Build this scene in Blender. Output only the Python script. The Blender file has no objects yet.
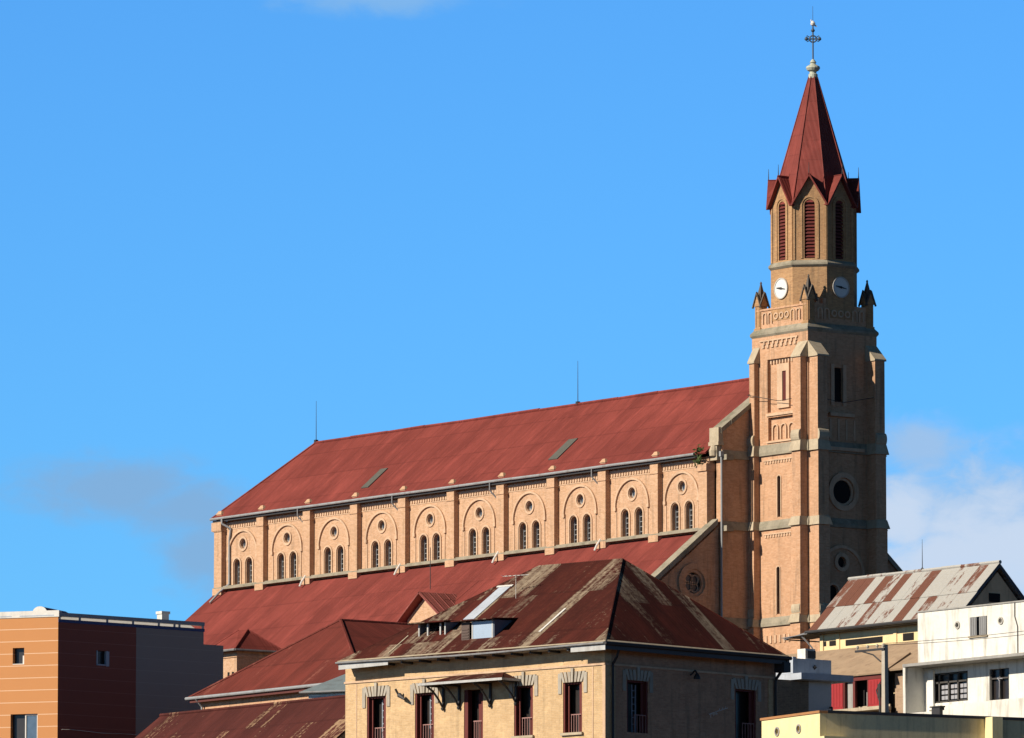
import bpy, bmesh, math, random
from math import radians as R, sin, cos, pi, tan
from mathutils import Vector, Matrix
random.seed(7)
S = bpy.context.scene
COL = S.collection

# ------------------------------------------------------------------ camera
CAM = (410.64, -286.26, 3.09)
YAW, PITCH, FPX = 53.0002, 6.6365, 7975.63
cd = bpy.data.cameras.new('camera'); cam = bpy.data.objects.new('camera', cd); COL.objects.link(cam)
cam.location = CAM; cam.rotation_euler = (R(90 + PITCH), 0, R(YAW))
cd.sensor_width = 36; cd.lens = FPX * 36 / 1024; cd.clip_start = 1; cd.clip_end = 20000
S.camera = cam

# ------------------------------------------------------------------ light
SUN_AZ, SUN_EL = 7.0, 29.0           # degrees towards -X from -Y, elevation
S.view_settings.view_transform = 'Standard'; S.view_settings.look = 'None'
S.view_settings.exposure = 0.5; S.view_settings.gamma = 1; S.view_settings.use_curve_mapping = False
sd = bpy.data.lights.new('sun', 'SUN'); sd.energy = 5.0; sd.angle = R(0.5); sd.color = (1, .90, .76)
so = bpy.data.objects.new('sun', sd); COL.objects.link(so)
sv = Vector((-sin(R(SUN_AZ)) * cos(R(SUN_EL)), -cos(R(SUN_AZ)) * cos(R(SUN_EL)), sin(R(SUN_EL))))
so.rotation_euler = sv.to_track_quat('Z', 'Y').to_euler(); so.location = (300, -300, 200)

W = bpy.data.worlds.new('World'); S.world = W; W.use_nodes = True
nt = W.node_tree; nt.nodes.clear()
def nd(t, k, **kw):
    n = t.nodes.new(k)
    for a, v in kw.items():
        if hasattr(n, a): setattr(n, a, v)
    return n
def vm(t, op, a, b=None):
    n = nd(t, 'ShaderNodeVectorMath', operation=op)
    for i, x in enumerate((a, b)):
        if x is None: continue
        if isinstance(x, (tuple, list, Vector)): n.inputs[i].default_value = tuple(x)
        else: t.links.new(x, n.inputs[i])
    return n.outputs['Value'] if op in ('DOT_PRODUCT', 'LENGTH') else n.outputs['Vector']
def mt(t, op, a, b=0.0, c=0.0, clamp=False):
    n = nd(t, 'ShaderNodeMath', operation=op, use_clamp=clamp)
    for i, x in enumerate((a, b, c)):
        if isinstance(x, (int, float)): n.inputs[i].default_value = x
        else: t.links.new(x, n.inputs[i])
    return n.outputs[0]
def mixc(t, f, a, b, mode='MIX'):
    n = nd(t, 'ShaderNodeMix', data_type='RGBA', blend_type=mode)
    for i, x in ((0, f), (6, a), (7, b)):
        if isinstance(x, (int, float)): n.inputs[i].default_value = x
        elif isinstance(x, tuple): n.inputs[i].default_value = x if len(x) == 4 else x + (1,)
        else: t.links.new(x, n.inputs[i])
    return n.outputs[2]
def ramp(t, f, stops):
    n = nd(t, 'ShaderNodeValToRGB'); cr = n.color_ramp
    while len(cr.elements) < len(stops): cr.elements.new(.5)
    for e, (p, c) in zip(cr.elements, stops):
        e.position = p; e.color = (c, c, c, 1) if isinstance(c, (int, float)) else tuple(c) + (1,)
    t.links.new(f, n.inputs[0]); return n.outputs[0]
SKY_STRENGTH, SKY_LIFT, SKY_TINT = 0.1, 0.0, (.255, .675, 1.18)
gen = nd(nt, 'ShaderNodeTexCoord').outputs['Generated']
sky = nd(nt, 'ShaderNodeTexSky', sky_type='NISHITA', sun_disc=False)
sky.sun_elevation = R(SUN_EL); sky.sun_rotation = R(180 + SUN_AZ); sky.air_density = 1.0; sky.dust_density = .3; sky.ozone_density = 2.0
nt.links.new(vm(nt, 'NORMALIZE', vm(nt, 'ADD', gen, (0, 0, SKY_LIFT))), sky.inputs['Vector'])
scol = mixc(nt, 1.0, sky.outputs[0], SKY_TINT, 'MULTIPLY')
fall = nd(nt, 'ShaderNodeMapRange', interpolation_type='SMOOTHSTEP')      # sky dimmed above the view to cut ambient light on shaded faces
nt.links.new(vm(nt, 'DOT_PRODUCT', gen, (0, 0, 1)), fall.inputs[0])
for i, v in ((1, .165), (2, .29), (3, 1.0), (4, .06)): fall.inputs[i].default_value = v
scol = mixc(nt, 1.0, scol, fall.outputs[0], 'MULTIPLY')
Fh = Vector((-sin(R(YAW)), cos(R(YAW)), 0)); Rt = Vector((cos(R(YAW)), sin(R(YAW)), 0))
fw = vm(nt, 'DOT_PRODUCT', gen, Fh)
aa = mt(nt, 'DIVIDE', vm(nt, 'DOT_PRODUCT', gen, Rt), fw)
ee = mt(nt, 'DIVIDE', vm(nt, 'DOT_PRODUCT', gen, (0, 0, 1)), fw)
front = mt(nt, 'GREATER_THAN', fw, 0.2)
cmb = nd(nt, 'ShaderNodeCombineXYZ'); nt.links.new(aa, cmb.inputs[0]); nt.links.new(mt(nt, 'MULTIPLY', ee, 1.7), cmb.inputs[1])
def wnoise(scale, det=5, rough=.55, dist=0.0):
    n = nd(nt, 'ShaderNodeTexNoise'); n.inputs['Scale'].default_value = scale; n.inputs['Detail'].default_value = det
    n.inputs['Roughness'].default_value = rough; n.inputs['Distortion'].default_value = dist
    nt.links.new(cmb.outputs[0], n.inputs['Vector']); return n.outputs[0]
n1 = wnoise(160, 6, .6, .4); n2 = wnoise(60, 5, .55, .3)
def blob(ax, ex_, sa, se):           # soft ellipse on the sky (tangent units)
    dx = mt(nt, 'DIVIDE', mt(nt, 'SUBTRACT', aa, ax), sa); dy = mt(nt, 'DIVIDE', mt(nt, 'SUBTRACT', ee, ex_), se)
    return mt(nt, 'SUBTRACT', 1.0, mt(nt, 'SQRT', mt(nt, 'ADD', mt(nt, 'MULTIPLY', dx, dx), mt(nt, 'MULTIPLY', dy, dy))))
def cloud(col, blobs, color, lo, hi, amount, na=1.1):
    m = blobs[0]
    for b in blobs[1:]: m = mt(nt, 'MAXIMUM', m, b)
    m = mt(nt, 'ADD', m, mt(nt, 'MULTIPLY', mt(nt, 'SUBTRACT', mt(nt, 'ADD', mt(nt, 'MULTIPLY', n1, .6), mt(nt, 'MULTIPLY', n2, .4)), .5), na))
    f = nd(nt, 'ShaderNodeMapRange', interpolation_type='SMOOTHERSTEP'); nt.links.new(m, f.inputs[0])
    f.inputs[1].default_value = lo; f.inputs[2].default_value = hi; f.inputs[3].default_value = 0; f.inputs[4].default_value = amount
    return mixc(nt, mt(nt, 'MULTIPLY', f.outputs[0], front), col, color)
K = 1 / SKY_STRENGTH
def kc(r, g, b): return (r * K, g * K, b * K)
pa = lambda x: (x - 512) / FPX
pe = lambda y: (1297 - y) / FPX
scol = cloud(scol, [blob(pa(110), pe(490), .019, .0062), blob(pa(190), pe(510), .012, .006), blob(pa(205), pe(555), .009, .008)], kc(.18, .29, .44), -.05, .9, .72, 1.4)
scol = cloud(scol, [blob(pa(925), pe(450), .009, .006), blob(pa(985), pe(520), .028, .0125)], kc(.27, .385, .55), .0, .9, .8, 1.6)
scol = cloud(scol, [blob(pa(1000), pe(560), .034, .0125), blob(pa(905), pe(525), .008, .007)], kc(.42, .50, .62), -.1, .85, .92, 1.8)
scol = cloud(scol, [blob(pa(375), pe(-10), .022, .0035)], kc(.2, .36, .55), 0.05, .9, .6, 1.6)
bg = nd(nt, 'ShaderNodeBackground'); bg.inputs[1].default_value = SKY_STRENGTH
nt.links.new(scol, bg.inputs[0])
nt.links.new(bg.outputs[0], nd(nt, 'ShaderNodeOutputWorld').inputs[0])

# ------------------------------------------------------------------ materials
MC = {}
def newmat(name):
    m = bpy.data.materials.new(name); m.use_nodes = True
    t = m.node_tree; b = t.nodes['Principled BSDF']; MC[name] = m
    return m, t, b
def noise(t, vec, scale, det=4, rough=.55):
    n = nd(t, 'ShaderNodeTexNoise'); n.inputs['Scale'].default_value = scale; n.inputs['Detail'].default_value = det; n.inputs['Roughness'].default_value = rough
    t.links.new(vec, n.inputs['Vector']); return n.outputs[0]
def wpos(t): return nd(t, 'ShaderNodeNewGeometry').outputs['Position']
def ocoord(t): return nd(t, 'ShaderNodeTexCoord').outputs['Object']
def scaled(t, v, s): return vm(t, 'MULTIPLY', v, s)
def wallvec(t):                     # (x+y, z) so that one pattern serves every upright face
    o = ocoord(t); sp = nd(t, 'ShaderNodeSeparateXYZ'); t.links.new(o, sp.inputs[0])
    c = nd(t, 'ShaderNodeCombineXYZ'); t.links.new(mt(t, 'ADD', sp.outputs[0], sp.outputs[1]), c.inputs[0]); t.links.new(sp.outputs[2], c.inputs[1])
    return o, c.outputs[0], sp
def bump(t, b, h, strength, dist=.02):
    n = nd(t, 'ShaderNodeBump'); n.inputs['Strength'].default_value = strength; n.inputs['Distance'].default_value = dist
    t.links.new(h, n.inputs['Height']); t.links.new(n.outputs[0], b.inputs['Normal'])
def dk(c, k): return tuple(min(1, x * k) for x in c)
def brick(name, c, alt=None, mortar=None, stain=.35, bw=.24, bh=.08, dirt=(.10, .085, .06), dirtamt=.35, patch=.25):
    m, t, b = newmat(name); o, wv, sp = wallvec(t)
    br = nd(t, 'ShaderNodeTexBrick'); br.inputs['Scale'].default_value = 1
    br.inputs['Brick Width'].default_value = bw; br.inputs['Row Height'].default_value = bh; br.inputs['Mortar Size'].default_value = .008
    br.inputs['Color1'].default_value = c + (1,); br.inputs['Color2'].default_value = (alt or dk(c, .68)) + (1,)
    br.inputs['Mortar'].default_value = (mortar or dk(c, .85)) + (1,); br.inputs['Bias'].default_value = -.15
    t.links.new(wv, br.inputs['Vector'])
    o = wpos(t); big = noise(t, o, .35, 5); mid = noise(t, o, 1.7, 5, .65); fine = noise(t, o, 9, 3)
    col = mixc(t, mt(t, 'MULTIPLY', ramp(t, big, [(.35, 0), (.7, 1)]), stain), br.outputs[0], dk(c, .62))
    col = mixc(t, mt(t, 'MULTIPLY', ramp(t, mid, [(.5, 0), (.66, 1)]), patch), col, dk(c, 1.25))
    od = noise(t, scaled(t, o, (1, 1, 2.2)), 3.4, 4, .7)
    col = mixc(t, mt(t, 'MULTIPLY', ramp(t, od, [(.56, 0), (.66, 1)]), .4), col, dk(c, .6))
    col = mixc(t, mt(t, 'MULTIPLY', ramp(t, fine, [(.45, 0), (.75, 1)]), .28), col, dk(c, .55))
    st = noise(t, scaled(t, o, (1.9, 1.9, .16)), 1.5, 5, .65)
    col = mixc(t, mt(t, 'MULTIPLY', ramp(t, st, [(.53, 0), (.68, 1)]), dirtamt), col, dirt)
    t.links.new(col, b.inputs['Base Color']); b.inputs['Roughness'].default_value = .92; b.inputs['Specular IOR Level'].default_value = .15
    bump(t, b, mt(t, 'ADD', mt(t, 'MULTIPLY', br.outputs[1], -1), fine), .5, .02)
    return m
def plain(name, c, rough=.8, var=.35, scale=1.2, dirt=None, dirtamt=.5, streak=True, metal=0.0, spec=.3, fine=8):
    m, t, b = newmat(name); o = wpos(t)
    a = noise(t, o, scale, 5, .6); f = noise(t, o, fine, 4, .6)
    col = mixc(t, mt(t, 'MULTIPLY', ramp(t, a, [(.35, 0), (.7, 1)]), var), c, dk(c, .6))
    col = mixc(t, mt(t, 'MULTIPLY', ramp(t, f, [(.45, 0), (.75, 1)]), var * .6), col, dk(c, .55))
    if dirt:
        s = noise(t, scaled(t, o, (2, 2, .25)) if streak else o, 1.2, 5, .65)
        col = mixc(t, mt(t, 'MULTIPLY', ramp(t, s, [(.5, 0), (.68, 1)]), dirtamt), col, dirt)
    t.links.new(col, b.inputs['Base Color']); b.inputs['Roughness'].default_value = rough; b.inputs['Metallic'].default_value = metal
    b.inputs['Specular IOR Level'].default_value = spec
    bump(t, b, f, .25, .01)
    return m
def roofmat(name, c, c2, pale, sheet=(.85, 2.4), palelo=.66, paleamt=.8, rust=None, rustamt=.4, along=None, rough=.75, vary=.5, pitch=.2, corr=.5, blot=.5, flecks=.80, soft=.05):
    # painted corrugated sheets: random tone per sheet, worn streaks running down the fall line, corrugation as bump
    m, t, b = newmat(name); o = ocoord(t); sp = nd(t, 'ShaderNodeSeparateXYZ'); t.links.new(o, sp.inputs[0])
    nn = nd(t, 'ShaderNodeSeparateXYZ'); t.links.new(nd(t, 'ShaderNodeTexCoord').outputs['Normal'], nn.inputs[0])
    g = mt(t, 'GREATER_THAN', mt(t, 'ABSOLUTE', nn.outputs[0]), mt(t, 'ABSOLUTE', nn.outputs[1]))
    u = mt(t, 'ADD', mt(t, 'MULTIPLY', sp.outputs[1], g), mt(t, 'MULTIPLY', sp.outputs[0], mt(t, 'SUBTRACT', 1.0, g)))
    v = sp.outputs[2]
    iu = mt(t, 'FLOOR', mt(t, 'DIVIDE', u, sheet[0])); w1 = nd(t, 'ShaderNodeTexWhiteNoise', noise_dimensions='1D'); t.links.new(iu, w1.inputs['W'])
    iv = mt(t, 'FLOOR', mt(t, 'ADD', mt(t, 'DIVIDE', v, sheet[1]), mt(t, 'MULTIPLY', g, 3.3)))
    cm = nd(t, 'ShaderNodeCombineXYZ'); t.links.new(iu, cm.inputs[0]); t.links.new(iv, cm.inputs[1])
    w2 = nd(t, 'ShaderNodeTexWhiteNoise', noise_dimensions='2D'); t.links.new(cm.outputs[0], w2.inputs['Vector'])
    rnd = w2.outputs['Value']
    uv = nd(t, 'ShaderNodeCombineXYZ'); t.links.new(u, uv.inputs[0]); t.links.new(v, uv.inputs[1]); t.links.new(mt(t, 'MULTIPLY', g, 17.0), uv.inputs[2])
    st = noise(t, scaled(t, uv.outputs[0], (2.2, .35, 1)), 1.3, 6, .65); bl = noise(t, o, .28, 5, .6); fi = noise(t, o, 5, 5, .7)
    col = mixc(t, mt(t, 'MULTIPLY', ramp(t, rnd, [(.2, 0), (.9, 1)]), vary), c, c2)
    col = mixc(t, mt(t, 'MULTIPLY', ramp(t, bl, [(.35, 0), (.7, 1)]), .55), col, dk(c2, .8))
    col = mixc(t, mt(t, 'MULTIPLY', ramp(t, st, [(.5, 0), (.7, 1)]), .35), col, dk(c, 1.3))
    if rust: col = mixc(t, mt(t, 'MULTIPLY', ramp(t, fi, [(.5, 0), (.66, 1)]), rustamt), col, rust)
    # worn-through patches: only on a few sheets, ragged edge
    wear = mt(t, 'ADD', mt(t, 'MULTIPLY', st, .5), mt(t, 'ADD', mt(t, 'MULTIPLY', rnd, .32), mt(t, 'MULTIPLY', fi, .35)))
    col = mixc(t, mt(t, 'MULTIPLY', ramp(t, wear, [(palelo, 0), (palelo + soft, 1)]), paleamt), col, pale)
    lap = mt(t, 'LESS_THAN', mt(t, 'FRACT', mt(t, 'ADD', mt(t, 'DIVIDE', v, sheet[1]), mt(t, 'MULTIPLY', g, 3.3))), .05)
    col = mixc(t, mt(t, 'MULTIPLY', lap, .3), col, dk(c2, .5))
    b2 = noise(t, scaled(t, uv.outputs[0], (1.0, .5, 1)), .55, 6, .68)
    col = mixc(t, mt(t, 'MULTIPLY', ramp(t, b2, [(.44, 0), (.62, 1)]), blot), col, dk(c2, .62))
    b3 = noise(t, scaled(t, uv.outputs[0], (1.0, .45, 1)), .8, 6, .7)
    col = mixc(t, mt(t, 'MULTIPLY', ramp(t, b3, [(.52, 0), (.68, 1)]), blot * .8), col, dk(c, 1.55))
    fl = noise(t, scaled(t, uv.outputs[0], (1.0, .6, 1)), 3.1, 3, .5)
    col = mixc(t, mt(t, 'MULTIPLY', mt(t, 'GREATER_THAN', fl, flecks), .7), col, pale)
    seam = mt(t, 'LESS_THAN', mt(t, 'FRACT', mt(t, 'DIVIDE', u, sheet[0])), .05)
    col = mixc(t, mt(t, 'MULTIPLY', seam, .35), col, dk(c2, .55))
    t.links.new(col, b.inputs['Base Color']); b.inputs['Roughness'].default_value = rough; b.inputs['Specular IOR Level'].default_value = .12
    wav = mt(t, 'SINE', mt(t, 'MULTIPLY', u, 2 * pi / pitch))
    bump(t, b, mt(t, 'ADD', mt(t, 'MULTIPLY', wav, corr), fi), .35, .02)
    return m
def glass(name, c=(.012, .014, .018), rough=.12):
    m, t, b = newmat(name); o = ocoord(t); n = noise(t, o, 2.5, 3)
    t.links.new(mixc(t, n, c, dk(c, 2.2)), b.inputs['Base Color']); b.inputs['Roughness'].default_value = rough; b.inputs['Specular IOR Level'].default_value = .5
    return m
def panels(name, c, joint, z0, step, jw, var=.25):
    m, t, b = newmat(name); o = ocoord(t); sp = nd(t, 'ShaderNodeSeparateXYZ'); t.links.new(o, sp.inputs[0])
    fr = mt(t, 'FRACT', mt(t, 'DIVIDE', mt(t, 'SUBTRACT', sp.outputs[2], z0), step))
    j = mt(t, 'LESS_THAN', fr, jw / step)
    a = noise(t, o, .9, 4); f = noise(t, scaled(t, o, (6, 6, 60)), 1.0, 3)
    col = mixc(t, mt(t, 'MULTIPLY', a, var), c, dk(c, .7)); col = mixc(t, mt(t, 'MULTIPLY', f, var), col, dk(c, .75))
    t.links.new(mixc(t, j, col, joint), b.inputs['Base Color']); b.inputs['Roughness'].default_value = .8
    return m

BRICK = brick('church_brick', (.54, .34, .218), (.42, .245, .135), (.50, .34, .22), stain=.32, dirtamt=.34)
BRICKT = brick('tower_brick', (.54, .325, .20), (.42, .225, .12), (.49, .31, .20), stain=.4, dirtamt=.42)
BRICKO = brick('belfry_brick', (.44, .26, .13), (.30, .165, .085), (.40, .26, .15), stain=.45, dirtamt=.4)
TRIM = plain('brick_trim', (.54, .37, .245), .9, .35, 2.0, (.18, .13, .09), .35)
STONE = plain('weathered_stone', (.30, .265, .20), .95, .75, 1.6, (.10, .10, .065), .6, streak=False)
STONEL = plain('pale_stone', (.42, .35, .25), .95, .5, 2.0, (.25, .2, .14), .5)
ROOFC = roofmat('church_roof', (.205, .046, .037), (.155, .034, .028), (.30, .09, .075), (1.8, 1.7), .80, .35, rough=.8, vary=.75, rust=(.15, .035, .025), rustamt=.45)
ROOFS = roofmat('spire_roof', (.205, .046, .037), (.16, .036, .03), (.30, .08, .065), (.6, 1.2), .82, .4, rough=.65)
ROOFR = roofmat('rusted_roof', (.066, .0145, .010), (.042, .0105, .008), (.30, .24, .17), (.8, 2.1), .645, .85, rust=(.10, .030, .016), rustamt=.35, rough=.8, vary=.8, corr=.35, soft=.11, blot=.6, flecks=.76)
ROOFB = roofmat('brown_roof', (.145, .032, .024), (.105, .026, .020), (.24, .09, .065), (.9, 2.0), .74, .5, rough=.75)
ROOFD = roofmat('dark_red_roof', (.08, .022, .018), (.058, .017, .015), (.33, .22, .13), (.9, 1.7), .72, .85, rough=.8)
ROOFP = roofmat('pink_ribbed_roof', (.24, .075, .065), (.20, .06, .05), (.45, .25, .22), (.5, 9), .75, .6, rough=.7)
ZINC = plain('zinc', (.27, .28, .29), .55, .35, 1.5, (.12, .08, .06), .4)
ZINCD = plain('dull_gutter', (.20, .20, .205), .6, .4, 2, (.1, .08, .07), .5)
DARKM = plain('dark_metal', (.035, .034, .036), .6, .3)
GLASS = glass('dark_glass', (.014, .011, .010), .3)
GLASSB = glass('blue_glass', (.05, .07, .10), .08)
VOID = plain('dark_interior', (.012, .010, .010), .95, .2)
REDW = plain('red_wood', (.125, .024, .019), .7, .4, 3, (.08, .02, .02), .4)
REDB = plain('bright_red_wood', (.30, .022, .024), .6, .3, 2, (.2, .02, .02), .4)
WHITEP = plain('white_paint', (.62, .60, .56), .7, .25, 2, (.35, .32, .28), .4)
WHITEC = plain('white_plaster', (.66, .64, .58), .9, .35, .7, (.26, .24, .20), .75)
GREYC = plain('grey_concrete', (.30, .29, .27), .9, .4, 1, (.12, .11, .10), .4)
YELC = plain('yellow_plaster', (.74, .62, .33), .85, .25, .8, (.42, .36, .22), .35)
YELG = plain('weathered_yellow_plaster', (.72, .60, .35), .9, .4, .6, (.30, .26, .17), .5)
CREAM = plain('cream_wall', (.72, .55, .30), .85, .3, 1, (.35, .25, .14), .4)
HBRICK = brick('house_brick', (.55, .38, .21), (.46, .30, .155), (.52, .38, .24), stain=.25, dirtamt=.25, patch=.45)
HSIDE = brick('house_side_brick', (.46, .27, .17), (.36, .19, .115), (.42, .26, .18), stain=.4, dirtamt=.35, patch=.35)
KEYST = plain('grey_keystone', (.38, .34, .28), .9, .45, 3, (.18, .15, .12), .5)
FASC = plain('white_fascia', (.42, .42, .41), .75, .4, 2, (.2, .18, .16), .5)
BLUEG = plain('blue_grey_paint', (.40, .44, .50), .8, .3, 1, (.25, .26, .28), .5)
TAN = plain('tan_roof_tiles', (.36, .255, .165), .95, .5, .8, (.20, .13, .085), .6, fine=14)
GRBRICK = brick('grey_brick', (.20, .16, .12), (.15, .12, .09), (.24, .20, .16))
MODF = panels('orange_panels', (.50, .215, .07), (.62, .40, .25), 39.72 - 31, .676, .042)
MODS = panels('shaded_orange_panels', (.25, .065, .042), (.32, .12, .09), 39.72 - 31, .676, .025)  # the orange panels again, with the side's shade put into a darker colour
MODG = panels('slate_grey_panels', (.30, .25, .22), (.34, .29, .25), 39.72 - 31, .676, .025)
NAVY = plain('navy_trim', (.03, .05, .16), .5, .2)
POLEM = plain('concrete_pole', (.40, .36, .30), .9, .4, 3)
CLOCK = plain('clock_white', (.60, .60, .58), .5, .08)
LEAF = plain('leaf_green', (.07, .10, .03), .8, .5, 6)
GROUND = plain('hillside_earth', (.055, .03, .017), .95, .5, .05, (.045, .04, .018), .6, streak=False, fine=.6)

# ------------------------------------------------------------------ mesh builder
class MB:
    def __init__(s, off=(0, 0, 0)): s.v = []; s.f = []; s.mi = []; s.off = Vector(off); s.cur = 0
    def add(s, vs, fs):
        b = len(s.v); s.v += [Vector(v) - s.off for v in vs]
        s.f += [tuple(b + i for i in f) for f in fs]; s.mi += [s.cur] * len(fs); return s
    def box(s, x0, x1, y0, y1, z0, z1):
        return s.add([(x0, y0, z0), (x1, y0, z0), (x1, y1, z0), (x0, y1, z0), (x0, y0, z1), (x1, y0, z1), (x1, y1, z1), (x0, y1, z1)],
                     [(0, 3, 2, 1), (4, 5, 6, 7), (0, 1, 5, 4), (1, 2, 6, 5), (2, 3, 7, 6), (3, 0, 4, 7)])
    def hexa(s, lo, hi):             # two quads, corner to corner
        return s.add(list(lo) + list(hi), [(0, 3, 2, 1), (4, 5, 6, 7), (0, 1, 5, 4), (1, 2, 6, 5), (2, 3, 7, 6), (3, 0, 4, 7)])
    def loft(s, a, b, caps=True):
        n = len(a); fs = [(i, (i + 1) % n, n + (i + 1) % n, n + i) for i in range(n)]
        if caps: fs += [tuple(range(n))[::-1], tuple(range(n, 2 * n))]
        return s.add(list(a) + list(b), fs)
    def slab(s, pts, th):            # planar polygon thickened along its normal, downwards
        p = [Vector(q) for q in pts]; n = (p[1] - p[0]).cross(p[2] - p[0]).normalized()
        if n.z < 0: n = -n
        return s.loft(p, [q - n * th for q in p])
    def prism_y(s, pts, y0, y1): return s.loft([(a, y0, b) for a, b in pts], [(a, y1, b) for a, b in pts])
    def prism_x(s, pts, x0, x1): return s.loft([(x0, a, b) for a, b in pts], [(x1, a, b) for a, b in pts])
    def tube(s, p0, p1, r, n=8, r1=None):
        p0 = Vector(p0); p1 = Vector(p1); d = (p1 - p0).normalized()
        u = d.cross(Vector((0, 0, 1)) if abs(d.z) < .9 else Vector((1, 0, 0))).normalized(); w = d.cross(u)
        r1 = r if r1 is None else r1
        ring = lambda c, rr: [c + u * cos(2 * pi * i / n) * rr + w * sin(2 * pi * i / n) * rr for i in range(n)]
        return s.loft(ring(p0, r), ring(p1, r1))
    def path(s, pts, r, n=6):
        for a, b in zip(pts, pts[1:]): s.tube(a, b, r, n)
        return s
    def lathe(s, c, prof, n=16):
        c = Vector(c)
        for (ra, za), (rb, zb) in zip(prof, prof[1:]):
            s.loft([c + Vector((cos(2 * pi * i / n) * ra, sin(2 * pi * i / n) * ra, za)) for i in range(n)],
                   [c + Vector((cos(2 * pi * i / n) * rb, sin(2 * pi * i / n) * rb, zb)) for i in range(n)])
        return s
    def plate(s, outer, holes, fn):  # outline with holes, fn maps (u, w, t in 0..1) to a point
        cu = bpy.data.curves.new('tmp', 'CURVE'); cu.dimensions = '2D'; cu.fill_mode = 'BOTH'; cu.extrude = .5
        for pl in [outer] + list(holes):
            sp = cu.splines.new('POLY'); sp.points.add(len(pl) - 1); sp.use_cyclic_u = True
            for p, (a, b) in zip(sp.points, pl): p.co = (a, b, 0, 1)
        ob = bpy.data.objects.new('tmp', cu); COL.objects.link(ob)
        dg = bpy.context.evaluated_depsgraph_get(); me = bpy.data.meshes.new_from_object(ob.evaluated_get(dg))
        s.add([fn(v.co.x, v.co.y, v.co.z + .5) for v in me.vertices], [tuple(p.vertices) for p in me.polygons])
        bpy.data.objects.remove(ob); bpy.data.curves.remove(cu); bpy.data.meshes.remove(me); return s
    def ring(s, c, r0, r1, fn, a0=0, a1=360, n=24):    # flat ring / arch band, fn as in plate
        n_ = n; full = abs(a1 - a0) >= 360
        for i in range(n_):
            q = []
            for t in (0, 1):
                for r, k in ((r0, i), (r1, i), (r1, i + 1), (r0, i + 1)):
                    a = R(a0 + (a1 - a0) * k / n_); q.append(fn(c[0] + r * cos(a), c[1] + r * sin(a), t))
            s.add(q, [(0, 1, 2, 3), (7, 6, 5, 4), (1, 5, 6, 2), (0, 3, 7, 4)] + ([] if full else ([(0, 4, 5, 1)] if i == 0 else []) + ([(3, 2, 6, 7)] if i == n_ - 1 else [])))
        return s
    def build(s, name, mats, parent=None, label=None, smooth=False):
        me = bpy.data.meshes.new(name); me.from_pydata([tuple(v) for v in s.v], [], s.f)
        mats = mats if isinstance(mats, (list, tuple)) else [mats]
        for m in mats: me.materials.append(m)
        for p, k in zip(me.polygons, s.mi): p.material_index = k
        bm = bmesh.new(); bm.from_mesh(me); bmesh.ops.remove_doubles(bm, verts=bm.verts, dist=1e-5)
        bmesh.ops.recalc_face_normals(bm, faces=bm.faces); bm.to_mesh(me); bm.free()
        if smooth:
            for p in me.polygons: p.use_smooth = True
        o = bpy.data.objects.new(name, me); COL.objects.link(o)
        if parent is not None: o.parent = parent
        else: o.location = s.off
        if label: o['label'] = label
        return o
def tag(o, label, cat, group=None):
    o['label'] = label; o['category'] = cat
    if group: o['group'] = group
    return o
def thing(name, label, cat, loc, rot=0, group=None):
    o = bpy.data.objects.new(name, None); COL.objects.link(o); o.location = loc; o.rotation_euler = (0, 0, R(rot)); o.empty_display_size = .5
    return tag(o, label, cat, group)
def copy_part(o, parent, shift):
    c = o.copy(); COL.objects.link(c); c.parent = parent; c.location = Vector(o.location) + Vector(shift)
    for ch in list(o.children):
        d = ch.copy(); COL.objects.link(d); d.parent = c
    return c
def arch(cx, zb, zt, w, n=12):       # round-headed outline, apex zt
    r = w / 2; zs = zt - r
    return [(cx - r, zb), (cx + r, zb)] + [(cx + r * cos(pi * i / n), zs + r * sin(pi * i / n)) for i in range(n + 1)]
def circ(cx, cz, r, n=24): return [(cx + r * cos(2 * pi * i / n), cz + r * sin(2 * pi * i / n)) for i in range(n)]
def rect(a, b, c, d): return [(a, c), (b, c), (b, d), (a, d)]
def onY(y0, y1): return lambda u, w, t: (u, y0 + (y1 - y0) * t, w)
def onX(x0, x1): return lambda u, w, t: (x0 + (x1 - x0) * t, u, w)

# ------------------------------------------------------------------ ground
def hgt(d):
    if d < 150: return 1.4
    if d < 445: return 1.4 + (d - 150) / 295 * 30.6
    if d < 620: return 32
    if d < 1100: return 32 - (d - 620) / 480 * 32
    return 0
g = MB(); ds = [-3000, -800, 0, 100, 150, 200, 250, 300, 350, 400, 445, 500, 560, 620, 750, 900, 1100, 2500, 9000]; ls = [-6000, -2000, -800, -400, -200, -100, 0, 100, 200, 400, 800, 2000, 6000]
pts = []
for d in ds:
    for l in ls:
        p = Vector(CAM) + Fh * d + Rt * l; pts.append((p.x, p.y, hgt(d)))
nl = len(ls)
g.add(pts, [(i * nl + j, i * nl + j + 1, (i + 1) * nl + j + 1, (i + 1) * nl + j) for i in range(len(ds) - 1) for j in range(nl - 1)])
gr = g.build('ground', GROUND); gr['kind'] = 'structure'
for p in gr.data.polygons:
    if p.normal.z < 0: p.flip()

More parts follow.
